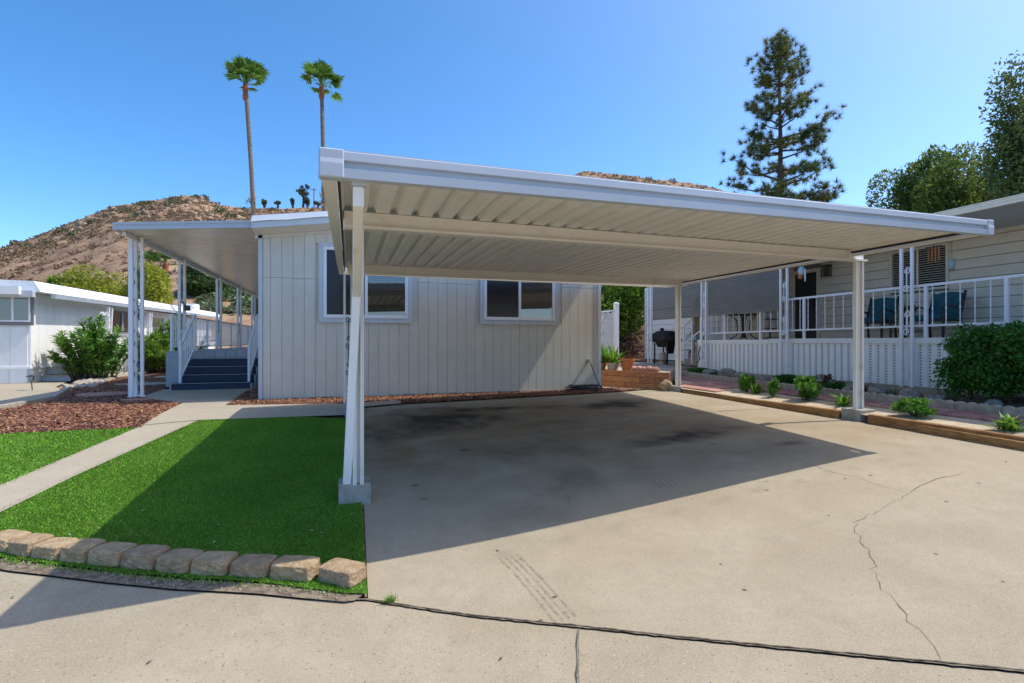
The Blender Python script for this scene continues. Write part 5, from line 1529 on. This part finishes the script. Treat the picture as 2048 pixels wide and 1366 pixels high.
# plants against the skirting
shrub(9.0, 8.75, .28, .26, 900, .07, M['hedge_leaf'], 'low dark green plant behind the kerb', 310, grp='plants behind the scalloped kerb')
shrub(9.0, 7.95, .26, .32, 420, .09, M['red_leaf'], 'bronze red succulent behind the kerb', 311, grp='plants behind the scalloped kerb')
shrub(8.95, 7.65, .22, .2, 500, .07, M['hedge_leaf'], 'dark plant right of the bronze succulent', 312, grp='plants behind the scalloped kerb')
shrub(9.3, 12.1, .5, .2, 1500, .06, M['hedge_leaf'], 'low green groundcover at the deck step end', 313, grp='plants behind the scalloped kerb')
shrub(9.3, 11.4, .35, .14, 700, .06, M['hedge_leaf'], 'low green groundcover behind the pale rock', 317, grp='plants behind the scalloped kerb')
shrub(9.0, 7.0, .16, .28, 45, .012, M['red_leaf'], 'dark spiky plant by the near awning post', 314, kind='strap', name='strap_plant', cat='plant', grp='plants behind the scalloped kerb')
shrub(8.98, 6.5, .16, .26, 45, .012, M['silver'], 'grey spiky plant right of the near awning post', 315, kind='strap', name='strap_plant', cat='plant', grp='plants behind the scalloped kerb')
shrub(8.95, 5.65, .16, .30, 45, .012, M['silver'], 'grey spiky plant at the hedge foot', 316, kind='strap', name='strap_plant', cat='plant', grp='plants behind the scalloped kerb')
# clipped hedge
hd = thing('hedge', 'dark green clipped hedge in front of the white railing at the right edge', 'hedge', (9.35, 5.1, .3))
cen = []; rad = []
r_ = np.random.default_rng(8)
for i in range(320):
    yy = r_.uniform(3.4, 5.72); cen.append((9.32 + r_.uniform(-.36, .42), yy, .50 + r_.uniform(0, .86) * (1 if yy < 5.6 else .85))); rad.append((.2, .2, .17))
v, f = leaves(np.array(cen), np.array(rad), 52000, .06, .6, .2, .35, 9)
npmesh('foliage', v, f, M['hedge_leaf'], hd)
mb = MB()
for i in range(9):
    yy = 3.8 + i * .25; mb.tube([(9.35, yy, .2), (9.35 + random.uniform(-.1, .1), yy + random.uniform(-.1, .1), .7)], [.025, .015], 6)
mb.build('stem', M['bark'], hd)

# ------------------------------------------------------------------ right neighbour
rh = thing('mobile_home', 'beige lap sided mobile home with a dark door and shaded deck on the right', 'house', (12.1, 10, .4))
RX = 12.1
MB().box(RX + .03, RX + 12, -2, 19.5, .3, 3.45).build('wall', M['dgrey'], rh)  # dark wall colour stands in for shadow lines between the boards
RW = (7.58, 8.82, 2.33, 3.30); RDo = (10.70, 11.62, 1.27, 3.20)
z = 1.27
while z < 3.5:
    z1 = min(z + .194, 3.5)
    segs = [(-2, 13.4)]
    for (a, b_, c0, c1) in (RW, RDo):
        if z1 > c0 + .02 and z < c1 - .02:
            new = []
            for (s0, s1) in segs:
                if s1 <= a or s0 >= b_: new.append((s0, s1)); continue
                if s0 < a: new.append((s0, a))
                if s1 > b_: new.append((b_, s1))
            segs = new
    for (s0, s1) in segs:
        MB().hexa([(RX - .018, s0, z), (RX + .03, s0, z), (RX + .03, s1, z), (RX - .018, s1, z)], [(RX + .0, s0, z1), (RX + .03, s0, z1), (RX + .03, s1, z1), (RX + .0, s1, z1)]).build('siding_board', M['lap'], rh)
    z += .205
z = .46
while z < 3.5:                                      # white boards on the far end
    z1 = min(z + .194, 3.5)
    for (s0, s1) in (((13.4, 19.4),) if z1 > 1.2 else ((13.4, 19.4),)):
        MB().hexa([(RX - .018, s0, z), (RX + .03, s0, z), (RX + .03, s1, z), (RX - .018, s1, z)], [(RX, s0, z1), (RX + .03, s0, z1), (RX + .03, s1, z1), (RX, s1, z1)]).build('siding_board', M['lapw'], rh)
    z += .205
# window with blinds
f = MB(); y0, y1, z0, z1 = RW
f.box(RX - .05, RX - .0, y0, y1, z1 - .05, z1).box(RX - .05, RX - .0, y0, y1, z0, z0 + .05).box(RX - .05, RX - .0, y0, y0 + .05, z0 + .05, z1 - .05).box(RX - .05, RX - .0, y1 - .05, y1, z0 + .05, z1 - .05)
wn_ = f.build('window', M['lap'], rh)
MB().box(RX + .02, RX + .028, y0 + .05, y1 - .05, z0 + .05, z1 - .05).build('pane', M['inside'], wn_)
zz = z0 + .08
while zz < z1 - .07:
    MB().hexa([(RX - .03, y0 + .06, zz), (RX + .0, y0 + .06, zz + .008), (RX + .0, y1 - .06, zz + .008), (RX - .03, y1 - .06, zz)], [(RX - .03, y0 + .06, zz + .012), (RX + .0, y0 + .06, zz + .022), (RX + .0, y1 - .06, zz + .022), (RX - .03, y1 - .06, zz + .012)]).build('blind_slat', M['slat'], wn_)
    zz += .05
MB().box(RX - .052, RX - .03, (y0 + y1) / 2 - .02, (y0 + y1) / 2 + .02, z0 + .05, z1 - .05).build('mullion', M['lap'], wn_)
# door
dr_ = MB().box(RX - .02, RX + .02, RDo[0] + .1, RDo[1] - .1, RDo[2], RDo[3] - .1).build('door', M['doors'], rh)
MB().box(RX - .05, RX, RDo[0], RDo[0] + .1, RDo[2], RDo[3]).box(RX - .05, RX, RDo[1] - .1, RDo[1], RDo[2], RDo[3]).box(RX - .05, RX, RDo[0] + .1, RDo[1] - .1, RDo[3] - .1, RDo[3]).build('door_trim', M['lap'], rh)
MB().tube([(RX - .02, RDo[0] + .2, 2.2), (RX - .08, RDo[0] + .2, 2.2)], .03, 8).build('handle', M['blackm'], dr_)
# roof edge above the deck: broad eave with gutter
ev = MB(); ev.hexa([(9.95, -2, 3.40), (RX + 12, -2, 3.40), (RX + 12, 16.2, 3.40), (9.95, 16.2, 3.40)], [(9.95, -2, 3.47), (RX + 12, -2, 4.3), (RX + 12, 16.2, 4.3), (9.95, 16.2, 3.47)])
ev.build('roof', M['alum'], rh)
MB().sweep([(0, -.02), (.05, -.02), (.06, .03), (.035, .045), (.035, .07), (.06, .085), (.05, .10), (0, .10)], (9.95, -2, 3.39), (9.95, 16.2, 3.39), (-1, 0, 0)).build('gutter', M['lap'], rh)
MB().lathe([(.05, -.1), (.05, .09), (.085, .095), (.085, .13), (.03, .15)], (10.35, 7.1, 3.52), 12).build('roof_vent', M['white'], rh)
# wall lantern
ln = thing('wall_lantern', 'black square wall lantern right of the dark door', 'light', (RX - .1, 10.45, 3.1))
b = MB()
for dy in (-.09, .09):
    for dx in (-.16, -.04): b.box(RX + dx - .008, RX + dx + .008, 10.45 + dy - .008, 10.45 + dy + .008, 2.95, 3.2)
b.box(RX - .175, RX - .02, 10.45 - .105, 10.45 + .105, 3.2, 3.225).box(RX - .175, RX - .02, 10.45 - .105, 10.45 + .105, 2.925, 2.95)
b.build('cage', M['blackm'], ln)
MB().box(RX - .14, RX - .06, 10.38, 10.52, 2.97, 3.19).build('lens', M['glass_l'], ln)

# deck with skirting, railing, awning posts, shade blinds
de = thing('deck', 'neighbour\'s raised deck with white vented skirting and twisted baluster railing', 'deck', (11, 9, .3))
MB().box(10.12, RX, -1, 13.2, 1.20, 1.25).build('deck_floor', M['dark_rock'], de)
MB().box(10.06, 10.115, -1, 10.4, 1.16, 1.27).build('edge_trim', M['lapw'], de)
MB().box(10.06, 10.115, 10.41, 13.2, 1.14, 1.25).build('edge_trim', M['lapw'], de)
y = 3.0; i = 0
while y < 13.15:
    MB().box(10.085, 10.10, y, y + .100, .22, 1.16).build('skirting_panel', M['white'], de, bevel=.004)
    b = MB(); b.box(10.098, 10.108, y + .101, y + .113, .22, 1.16).box(10.098, 10.108, y + .147, y + .159, .22, 1.16)
    zz = .24
    while zz < 1.14:
        b.box(10.099, 10.107, y + .114, y + .146, zz, zz + .030); zz += .055
    b.build('vent_bars', M['white'], de, kind='stuff'); MB().box(10.111, 10.114, y + .10, y + .16, .22, 1.16).build('vent_strip', M['vent'], de); y += .16; i += 1
MB().box(10.115, RX - .05, 13.18, 13.2, .3, 1.2).build('end_skirting', M['white'], de)
def zrail(y): return 1.0
railp = [(-.5), 5.53, 6.82, 9.42, 10.75, 12.08, 13.1]
MB().bar((10.1, -.6, 2.28), (10.1, 9.95, 2.215), .055, .045).build('top_rail', M['rail'], de)
MB().bar((10.1, -.6, 1.56), (10.1, 13.1, 1.435), .04, .035).build('bottom_rail', M['rail'], de)
for yy in (1.2, 3.3, 5.5, 6.72, 9.38, 10.72, 12.05, 13.08):
    MB().box(10.075, 10.125, yy - .025, yy + .025, 1.25, 2.22).build('rail_post', M['rail'], de)
tb = MB()
for i in range(15):
    a = i * math.pi / 4; r0_ = .0075 + .0035 * (i % 2)
    tb.v += []
pts = []
def twist(y, z0, z1):
    b = MB(); n = 16; vs = []
    for i in range(n + 1):
        a = i * .75; r0_ = .009 + (.004 if i % 3 == 1 else 0)
        for k_ in range(4):
            vs.append((10.1 + r0_ * math.cos(a + k_ * math.pi / 2), y + r0_ * math.sin(a + k_ * math.pi / 2), z0 + (z1 - z0) * i / n))
    fs = [(i * 4 + k_, i * 4 + (k_ + 1) % 4, (i + 1) * 4 + (k_ + 1) % 4, (i + 1) * 4 + k_) for i in range(n) for k_ in range(4)]
    b.add(vs, fs).build('baluster', M['rail'], de)
y = 3.5
while y < 13.0:
    zb_ = 1.545 - .0091 * (y + .6); zt_ = 2.26 - .0062 * (y + .6)
    if min(abs(y - q_) for q_ in (5.5, 6.72, 9.38, 10.72, 12.05)) > .07: twist(y, zb_, zt_)
    y += .222
# handrail of the deck steps at the far end
sr = thing('deck_steps', 'grey steps with a white handrail at the far end of the neighbour\'s deck', 'steps', (10.4, 13.6, .45))
for i in range(4):
    MB().box(10.2, 11.4, 13.22 + .28 * i, 13.5 + .28 * i, .45, 1.25 - .2 * (i + 1)).build('step', M['dark_rock'], sr)
MB().bar((10.2, 13.2, 2.15), (10.2, 14.5, 1.5), .045, .04).build('hand_rail', M['rail'], sr)
MB().bar((10.2, 13.2, 1.55), (10.2, 14.5, .9), .035, .03).build('bottom_rail', M['rail'], sr)
for i in range(4):
    MB().bar((10.2, 13.22 + .42 * i, .5), (10.2, 13.22 + .42 * i, 2.12 - .21 * i), .035, .035).build('baluster', M['rail'], sr)
def scroll_post(y, z0, z1, label, w=.2, x=9.98):
    t = thing('awning_post', label, 'post', (x, y, z0), group='scrollwork posts along the neighbour\'s deck')
    MB().box(x - .022, x + .022, y - w / 2 - .02, y - w / 2 + .025, z0, z1).build('tube', M['rail'], t)
    MB().box(x - .022, x + .022, y + w / 2 - .025, y + w / 2 + .02, z0, z1).build('tube', M['rail'], t)
    zz = z0 + .25
    while zz < z1 - .4:
        sc = MB(); scroll(sc, x, y, zz, zz + .46, w - .05, (0, 1, 0), .011); sc.build('scroll', M['rail'], t); zz += .82
scroll_post(15.68, .45, 3.4, 'slim scrollwork post at the far end by the covered grill')
scroll_post(12.8, .3, 3.4, 'scrollwork post at the far end of the deck railing')
scroll_post(9.85, .28, 3.4, 'scrollwork post left of the dark door')
scroll_post(6.98, .25, 3.4, 'near scrollwork post in front of the blinds window')
def shade_blind(y0, y1, zb, zt, label, x=10.02):
    t = thing('shade_blind', label, 'shade blind', (x, (y0 + y1) / 2, zt))
    z = zb; i = 0
    while z < zt:
        MB().hexa([(x - .012, y0, z), (x + .012, y0, z + .012), (x + .012, y1, z + .012), (x - .012, y1, z)], [(x + .004, y0, z + .058), (x + .02, y0, z + .058), (x + .02, y1, z + .058), (x + .004, y1, z + .058)]).build('slat', M['shade'], t)
        z += .06; i += 1
    MB().box(x - .02, x + .02, y0, y1, zb - .03, zb).build('bottom_bar', M['shade'], t)
shade_blind(10.0, 12.66, 2.0, 3.35, 'grey corrugated shade blind between the door and the middle post')
shade_blind(12.95, 15.55, 1.98, 3.35, 'grey corrugated shade blind over the covered grill end')

# patio chairs: dark frame, teal cushions
def chair():
    t = thing('patio_chair', 'teal cushioned patio chair facing the railing left of the near awning post', 'chair', (0, 0, 0), group='teal patio chairs on the deck')
    fr = M['blackm']
    for sy in (-.29, .29):
        MB().bar((-.27, sy, 0), (-.25, sy, .62), .035, .035).build('leg', fr, t, local=True)
        MB().bar((.30, sy, 0), (.24, sy, .45), .035, .035).build('leg', fr, t, local=True)
        MB().tube([(-.30, sy, .62), (-.05, sy, .66), (.27, sy, .62)], .02, 6).build('arm', fr, t, local=True)
        MB().bar((.22, sy, .40), (.40, sy, .98), .035, .035).build('back_frame', fr, t, local=True)
    MB().box(-.28, .26, -.28, .28, .36, .39).build('seat_frame', fr, t, local=True)
    MB().box(-.29, .24, -.26, .26, .39, .49).build('seat', M['teal'], t, bevel=.035, bseg=3, local=True)
    vs = []; n = 9
    for i in range(n):
        yy = -.27 + .54 * i / (n - 1); arch = .05 * math.cos((i - 4) / 4 * 1.5)
        for (x0, z0_) in ((.20, .46), (.36, .93 + arch)):
            vs.append((x0, yy, z0_))
        for (x0, z0_) in ((.27, .44), (.44, .90 + arch)):
            vs.append((x0, yy, z0_))
    fs = []
    for i in range(n - 1):
        a, b_ = 4 * i, 4 * (i + 1)
        fs += [(a, a + 1, b_ + 1, b_), (a + 1, a + 3, b_ + 3, b_ + 1), (a + 3, a + 2, b_ + 2, b_ + 3), (a + 2, a, b_, b_ + 2)]
    fs += [(0, 1, 3, 2), (4 * n - 4, 4 * n - 2, 4 * n - 1, 4 * n - 3)]
    MB().add(vs, fs).build('backrest', M['teal'], t, bevel=.025, bseg=3, local=True)
    return t
ch = chair(); ch.location = (11.45, 8.72, 1.25); ch.rotation_euler = (0, 0, .15)
copy_tree(ch, (11.35, 7.36, 1.25), .02, label='teal cushioned patio chair seen between the railing right of the near awning post')
tbl = thing('side_table', 'low black side table with plants between the teal chairs', 'table', (11.4, 7.95, 1.25))
MB().box(11.15, 11.65, 7.68, 8.2, 1.68, 1.71).build('tabletop', M['blackm'], tbl)
MB().box(11.18, 11.62, 7.72, 8.16, 1.40, 1.42).build('shelf', M['blackm'], tbl)
for sx in (11.18, 11.62):
    for sy in (7.72, 8.16): MB().box(sx - .015, sx + .015, sy - .015, sy + .015, 1.25, 1.68).build('leg', M['blackm'], tbl)
def pot(x, y, z, r, h, m, label, seed, plant=None, pn=40, ph=.2, name='plant_pot', rim=True, strap=True, pm=None, grp=None):
    t = thing(name, label, 'plant pot', (x, y, z), group=grp)
    MB().lathe([(r * .68, 0), (r * .95, h * .82), (r * 1.08, h * .82), (r * 1.1, h), (r * .98, h), (r * .9, h * .85), (.01, h * .85)], (x, y, z), 20, cap=False).build('pot', m, t, smooth=False)
    if pm is not None:
        rr = random.Random(seed); vs = []; fs = []
        for i in range(pn):
            a = rr.uniform(0, 6.283); L = ph * rr.uniform(.6, 1.2); el = rr.uniform(.3, 1.4); s = Vector((-math.sin(a), math.cos(a), 0)) * (.015 + ph * .04)
            o = Vector((x + rr.gauss(0, r * .35), y + rr.gauss(0, r * .35), z + h * .85)); d = Vector((math.cos(a) * math.cos(el), math.sin(a) * math.cos(el), math.sin(el)))
            m1 = o + d * L * .5; e = o + d * L - Vector((0, 0, L * .15)); n0 = len(vs)
            vs += [tuple(o), tuple(m1 + s), tuple(e), tuple(m1 - s)]; fs.append((n0, n0 + 1, n0 + 2, n0 + 3))
        MB().add(vs, fs).build('plant', pm, t)
    return t
pot(11.35, 7.85, 1.71, .09, .15, M['terra'], 'terracotta pot of trailing greenery on the low black table', 1, pm=M['dark_leaf'], pn=30, ph=.2)
pot(11.45, 8.06, 1.71, .08, .12, M['terra'], 'smaller terracotta pot on the left of the low black table', 2, pm=M['strap_leaf'], pn=26, ph=.22)
pot(11.3, 7.98, 1.42, .07, .1, M['bluebin'], 'blue pot on the lower shelf of the black table', 3)
pot(11.3, 7.80, 1.42, .07, .1, M['terra'], 'orange pot on the lower shelf of the black table', 4)
# black bar table behind the blind
bt = thing('bar_table', 'black round table with curved iron legs on the deck behind the railing', 'table', (11.2, 12.55, 1.25))
MB().lathe([(.5, 0), (.5, .03)], (11.2, 12.55, 1.98), 24).build('tabletop', M['blackm'], bt)
for i in range(4):
    a = i * math.pi / 2 + .6; o = Vector((11.2, 12.55, 0)); d = Vector((math.cos(a), math.sin(a), 0))
    MB().tube([o + d * .36 + Vector((0, 0, 1.97)), o + d * .2 + Vector((0, 0, 1.85)), o + d * .16 + Vector((0, 0, 1.6)), o + d * .2 + Vector((0, 0, 1.38)), o + d * .4 + Vector((0, 0, 1.26))], .016, 6).build('leg', M['blackm'], bt)
MB().tube([(11.2, 12.55, 1.3), (11.2, 12.55, 1.98)], .05, 8).build('column', M['blackm'], bt)
ps = thing('plant_stand', 'wire stand of white ornaments on the deck left of the dark door', 'plant stand', (11.7, 12.0, 1.25))
for i in range(3):
    MB().box(11.5, 11.9, 11.85, 12.25, 1.3 + .27 * i, 1.315 + .27 * i).build('shelf', M['iron'], ps)
for sx in (11.5, 11.9):
    for sy in (11.85, 12.25): MB().box(sx - .01, sx + .01, sy - .01, sy + .01, 1.25, 1.9).build('leg', M['iron'], ps)
for i, (x, y, z, h) in enumerate(((11.65, 12.1, 1.315, .2), (11.75, 11.95, 1.585, .18), (11.62, 12.12, 1.855, .2), (11.6, 11.92, 1.855, .14))):
    o = MB().lathe([(.05, 0), (.075, h * .3), (.04, h * .7), (.06, h)], (x, y, z), 10).build('ornament', M['flower'], None, ['white vase on the lowest shelf of the wire stand', 'white vase on the middle shelf of the wire stand', 'taller white vase on top of the wire stand', 'shorter white vase on top of the wire stand'][i], 'vase', 'white vases on the wire stand', smooth=True, loc=(x, y, z))
ws = thing('wind_spinner', 'small colourful bird spinner hanging by the post near the dark door', 'ornament', (10.2, 9.55, 2.95))
MB().tube([(10.2, 9.55, 3.38), (10.2, 9.55, 2.98)], .005, 5).build('cord', M['iron'], ws)
MB().lathe([(.02, -.12), (.07, -.06), (.085, .02), (.05, .09), (.01, .11)], (10.2, 9.55, 2.88), 12).build('body', M['bluebin'], ws, smooth=True)
MB().lathe([(.015, -.08), (.06, -.04), (.06, .02), (.03, .05)], (10.2, 9.58, 2.76), 12).build('breast', M['terra'], ws, smooth=True)
MB().box(10.19, 10.205, 9.43, 9.46, 2.62, 2.9).build('tail', M['flower'], ws)
wc = thing('wind_chime', 'copper tube wind chime hanging before the blinds window', 'wind chime', (10.5, 6.85, 2.9))
for i, yy in enumerate((6.76, 6.82, 6.88, 6.94)):
    MB().tube([(10.5, yy, 2.72 - .03 * (i % 2)), (10.5, yy, 2.98)], .012, 6).build('chime_tube', M['terra'], wc)
MB().box(10.48, 10.52, 6.72, 6.98, 2.98, 3.0).build('hanger', M['iron'], wc)
MB().tube([(10.5, 6.85, 3.0), (10.5, 6.85, 3.39)], .004, 5).build('cord', M['iron'], wc)
hf = thing('hummingbird_feeder', 'pale blue feeder hanging at the right side of the blinds window', 'bird feeder', (11.2, 6.95, 2.6))
MB().lathe([(.05, 0), (.06, .12), (.04, .2)], (11.2, 6.98, 2.62), 10).build('bottle', M['bluebin'], hf, smooth=True)
MB().lathe([(.07, 0), (.05, .03)], (11.2, 6.98, 2.58), 10).build('base', M['brass'], hf)
MB().tube([(11.2, 6.98, 2.82), (11.2, 6.98, 3.40)], .004, 5).build('cord', M['iron'], hf)
# hose reel on the skirting end
hr = thing('hose_loop', 'black hose looped on the end of the deck skirting', 'hose', (10.05, 13.0, 1.0))
MB().tube([(10.04 + .02 * math.sin(i), 13.0 + .11 * math.cos(i * .5), .88 + .22 * math.sin(i * .5)) for i in range(30)], .014, 6).build('loop', M['hose'], hr, smooth=True)
MB().tube([(10.04, 13.06, .72), (10.02, 13.1, .6), (9.98, 13.16, .5)], .014, 6).build('tail', M['hose'], hr, smooth=True)

# ------------------------------------------------------------------ terrace, grill, lattice, planks
tz = .41
sheet('terrace', [(7.5, 11.0), (8.9, 12.6), (9.3, 13.4), (12.1, 13.4), (12.1, 22), (5.9, 22), (5.9, 13.2), (6.45, 12.5)], M['walk'], zf=lambda x, y: tz, step=2, thick=.5)
rw = thing('retaining_wall', 'three course redwood plank retaining wall right of the house corner', 'retaining wall', (6.9, 11.7, 0))
pa = Vector((6.05, 13.15, 0)); pb = Vector((7.42, 10.78, 0)); dd_ = (pb - pa).normalized(); nn_ = Vector((dd_.y, -dd_.x, 0)) * -1
for c_, (z0, z1, cuts) in enumerate(((-.02, .135, (0, .55, 1)), (.138, .29, (0, .35, .7, 1)), (.293, .44, (0, .48, 1)))):
    for t0, t1 in zip(cuts[:-1], cuts[1:]):
        a = pa.lerp(pb, t0) + dd_ * .003; b2 = pa.lerp(pb, t1) - dd_ * .003
        off = nn_ * (.006 * c_)
        s = -.02 * 0
        MB().bar(a + off + Vector((0, 0, (z0 + z1) / 2)), b2 + off + Vector((0, 0, (z0 + z1) / 2)), .045, z1 - z0 - .004).build('plank', M['wood'], rw, bevel=.005)
# rough pink stones on the wall top
for i, t_ in enumerate((.62, .67, .72, .77, .83)):
    p = pa.lerp(pb, t_) - nn_ * .0 + Vector((.16, .12, 0))
    rock(p.x, p.y, tz + .07, .11, ['pink rough stone nearest the big terracotta pot', 'second pink rough stone along the plank wall', 'middle pink rough stone on the plank wall', 'fourth pink rough stone along the plank wall', 'pink rough stone nearest the rear carport post'][i], 400 + i, M['paver'], (1, .9, .75), 'pink stones on the plank wall')
pw = lambda t_, off: pa.lerp(pb, t_) + Vector((off * .86, off * .5, tz))
p = pw(.50, .35); pot(p.x, p.y, tz, .19, .34, M['terra'], 'large terracotta pot with red flowers behind the plank wall', 11, pm=M['red_leaf'], pn=36, ph=.22)
p = pw(.36, .22); pot(p.x, p.y, tz, .16, .22, M['potw'], 'pale stone pot of strap leaves beside the lattice post', 12, pm=M['strap_leaf'], pn=90, ph=.55)
p = pw(.22, .22); pot(p.x, p.y, tz, .18, .2, M['terra'], 'terracotta pot with lush strap leaves by the house corner', 13, pm=M['strap_leaf'], pn=150, ph=.62)
p = pw(.25, .75); pot(p.x, p.y, tz, .2, .26, M['terra'], 'terracotta bowl tucked behind the pale stone pot', 14)
la = thing('lattice_screen', 'white diagonal lattice screen with a capped post by the house corner', 'fence', (7.4, 13.6, tz))
ly = 13.65
MB().box(7.48, 7.60, ly - .06, ly + .06, tz, 2.30).build('post', M['vinyl'], la)
MB().lathe([(.095, 0), (.1, .02), (.1, .045), (.02, .075)], (7.54, ly, 2.30), 4).build('post_cap', M['vinyl'], la)
b = MB(); lo_x, hi_x, lo_z, hi_z = 5.95, 7.47, tz + .12, 2.1
for s in (1, -1):
    k_ = -3.0
    while k_ < 4.6:
        # line z = lo_z + s*(x - lo_x) + k
        pts = []
        for i in range(31):
            x = lo_x + (hi_x - lo_x) * i / 30; z = lo_z + s * (x - lo_x) + k_
            zt = hi_z - .18 + .18 * (x - lo_x) / (hi_x - lo_x)
            if lo_z <= z <= zt: pts.append((x, ly + .006 * s, z))
        if len(pts) > 1: b.bar(pts[0], pts[-1], .006, .03)
        k_ += .075
b.build('lattice', M['vinyl'], la, kind='stuff')
MB().hexa([(lo_x, ly - .02, hi_z - .18), (hi_x, ly - .02, hi_z), (hi_x, ly + .02, hi_z), (lo_x, ly + .02, hi_z - .18)], [(lo_x, ly - .02, hi_z - .13), (hi_x, ly - .02, hi_z + .05), (hi_x, ly + .02, hi_z + .05), (lo_x, ly + .02, hi_z - .13)]).build('top_rail', M['vinyl'], la)
MB().box(lo_x, hi_x, ly - .02, ly + .02, lo_z - .04, lo_z).build('bottom_rail', M['vinyl'], la)
br = thing('bare_branch', 'thin bare twigs leaning on the lattice screen', 'plant', (6.6, 13.5, tz))
b = MB()
for (x0, z0, x1, z1) in ((6.7, 1.4, 7.15, 2.0), (6.65, 1.05, 7.05, 1.5), (6.75, .8, 7.0, 1.15)):
    b.tube([(6.6, 13.5, .8), (x0, 13.5, z0 - .1), (x1, 13.48, z1)], [.014, .011, .006], 5)
b.tube([(6.6, 13.5, tz), (6.6, 13.5, .85)], .016, 6)
b.build('stem', M['greybark'], br)
gr = thing('covered_grill', 'barbecue grill under a black fabric cover on the neighbour\'s terrace', 'grill', (10.35, 15.3, tz))
vs = []; n = 20
prof_ = [(.30, .45, .0), (.34, .47, .0), (.40, .6, .02), (.62, .64, .0), (.66, .66, 0), (.60, .86, .0), (.36, .98, 0), (.05, 1.0, 0)]
for (rr, z, _) in prof_:
    for k_ in range(n):
        a = 6.283 * k_ / n; cx_ = math.copysign(abs(math.cos(a)) ** .55, math.cos(a)); sy_ = math.copysign(abs(math.sin(a)) ** .55, math.sin(a))
        wob = 1 + .05 * math.sin(k_ * 2.7 + z * 9)
        sag = -.22 * (1 if (k_ > 12 or k_ < 2) else 0) if z < .5 else 0
        vs.append((10.35 + cx_ * rr * .52 * wob, 15.3 + sy_ * rr * .95 * wob, tz + z * 1.05 + .12 + sag))
fs = [(i * n + k_, i * n + (k_ + 1) % n, (i + 1) * n + (k_ + 1) % n, (i + 1) * n + k_) for i in range(len(prof_) - 1) for k_ in range(n)] + [tuple((len(prof_) - 1) * n + k_ for k_ in range(n))]
MB().add(vs, fs).build('cover', M['black'], gr, smooth=True)
for dx in (-.18, .18):
    for dy in (-.38, .38): MB().box(10.35 + dx - .02, 10.35 + dx + .02, 15.3 + dy - .02, 15.3 + dy + .02, tz, tz + .75).build('leg', M['blackm'], gr)
MB().box(10.15, 10.55, 14.9, 15.7, tz + .12, tz + .15).build('shelf', M['blackm'], gr)
MB().tube([(10.35, 15.5, tz + 1.12), (10.35, 15.5, tz + 1.26)], [.07, .06], 8).build('vent_stack', M['black'], gr)
MB().lathe([(.12, 0), (.14, .06), (.14, .3), (.06, .42)], (10.3, 15.35, tz + .0), 12).build('gas_bottle', M['potw'], gr)
sd = thing('potting_bench', 'pale side bench with a blue tray beside the covered grill', 'table', (10.75, 14.35, tz))
MB().box(10.5, 11.1, 13.95, 14.75, tz + .78, tz + .82).build('tabletop', M['potw'], sd)
for sx in (10.53, 11.07):
    for sy in (13.98, 14.72): MB().box(sx - .025, sx + .025, sy - .025, sy + .025, tz, tz + .78).build('leg', M['potw'], sd)
MB().box(10.52, 11.08, 13.98, 14.72, tz + .5, tz + .53).build('shelf', M['potw'], sd)
o = MB().box(10.58, 11.0, 14.0, 14.5, tz + .82, tz + 1.0).build('storage_tray', M['bluebin'], None, 'pale blue plastic tray on the side bench', 'tray', bevel=.02, loc=(10.8, 14.2, tz + .82))
o = MB().box(10.6, 11.0, 14.02, 14.4, tz + .02, tz + .48).build('storage_bin', M['blackm'], None, 'black bin under the side bench', 'bin', bevel=.03, loc=(10.8, 14.2, tz))
um = thing('closed_umbrella', 'folded beige patio umbrella tied up beside the bench', 'umbrella', (11.35, 14.9, tz))
MB().tube([(11.35, 14.9, tz), (11.35, 14.9, 2.75)], .022, 8).build('pole', M['rail'], um)
vs = []; prof_ = [(.05, 2.7), (.13, 2.4), (.16, 2.1), (.10, 1.85), (.17, 1.62), (.24, 1.38), (.12, 1.30)]; n = 18
for (rr, z) in prof_:
    for k_ in range(n):
        a = 6.283 * k_ / n; w = rr * (1 + .25 * math.sin(a * 5 + z * 2)); vs.append((11.35 + math.cos(a) * w, 14.9 + math.sin(a) * w, z))
fs = [(i * n + k_, i * n + (k_ + 1) % n, (i + 1) * n + (k_ + 1) % n, (i + 1) * n + k_) for i in range(len(prof_) - 1) for k_ in range(n)]
MB().add(vs, fs).build('canopy', M['beige'], um, smooth=True)
gt_ = thing('green_rail', 'pale green metal rail at the far end of the terrace', 'railing', (9.4, 18.5, tz))
MB().bar((8.0, 18.2, tz + .85), (10.3, 18.6, tz + .85), .05, .04).build('top_rail', M['greenrail'], gt_)
for i in range(4):
    p = Vector((8.0, 18.2, tz)).lerp(Vector((10.3, 18.6, tz)), i / 3)
    MB().bar(p, p + Vector((0, 0, .83)), .04, .04).build('rail_post', M['greenrail'], gt_)
bk = thing('brick_edging', 'low row of red bricks across the far end of the terrace', 'edging', (9.5, 17.3, tz))
for i in range(14):
    MB().box(8.2 + i * .24, 8.2 + i * .24 + .23, 17.25, 17.36, tz, tz + .07).build('brick', M['brick'], bk, bevel=.006)
bm_ = thing('earth_bank', 'dark shaded earth bank below the thicket beyond the terrace', 'bank', (9, 21, 0))
v, f = leaves(np.array([(6 + i * .7, 20.8, .9) for i in range(10)]), np.full((10, 3), .8), 2600, .16, .6, .3, .4, 77)
npmesh('leaf_litter', v, f, M['thatch'], bm_)
MB().hexa([(4.5, 20.0, .3), (14, 20.0, .3), (14, 24, .3), (4.5, 24, .3)], [(4.5, 20.6, 1.0), (14, 20.6, 1.0), (14, 24, 2.6), (4.5, 24, 2.6)]).build('soil', M['mulch_base'], bm_)

scene.cycles.max_bounces = 8
scene.render.resolution_x = 1024
scene.render.resolution_y = 683
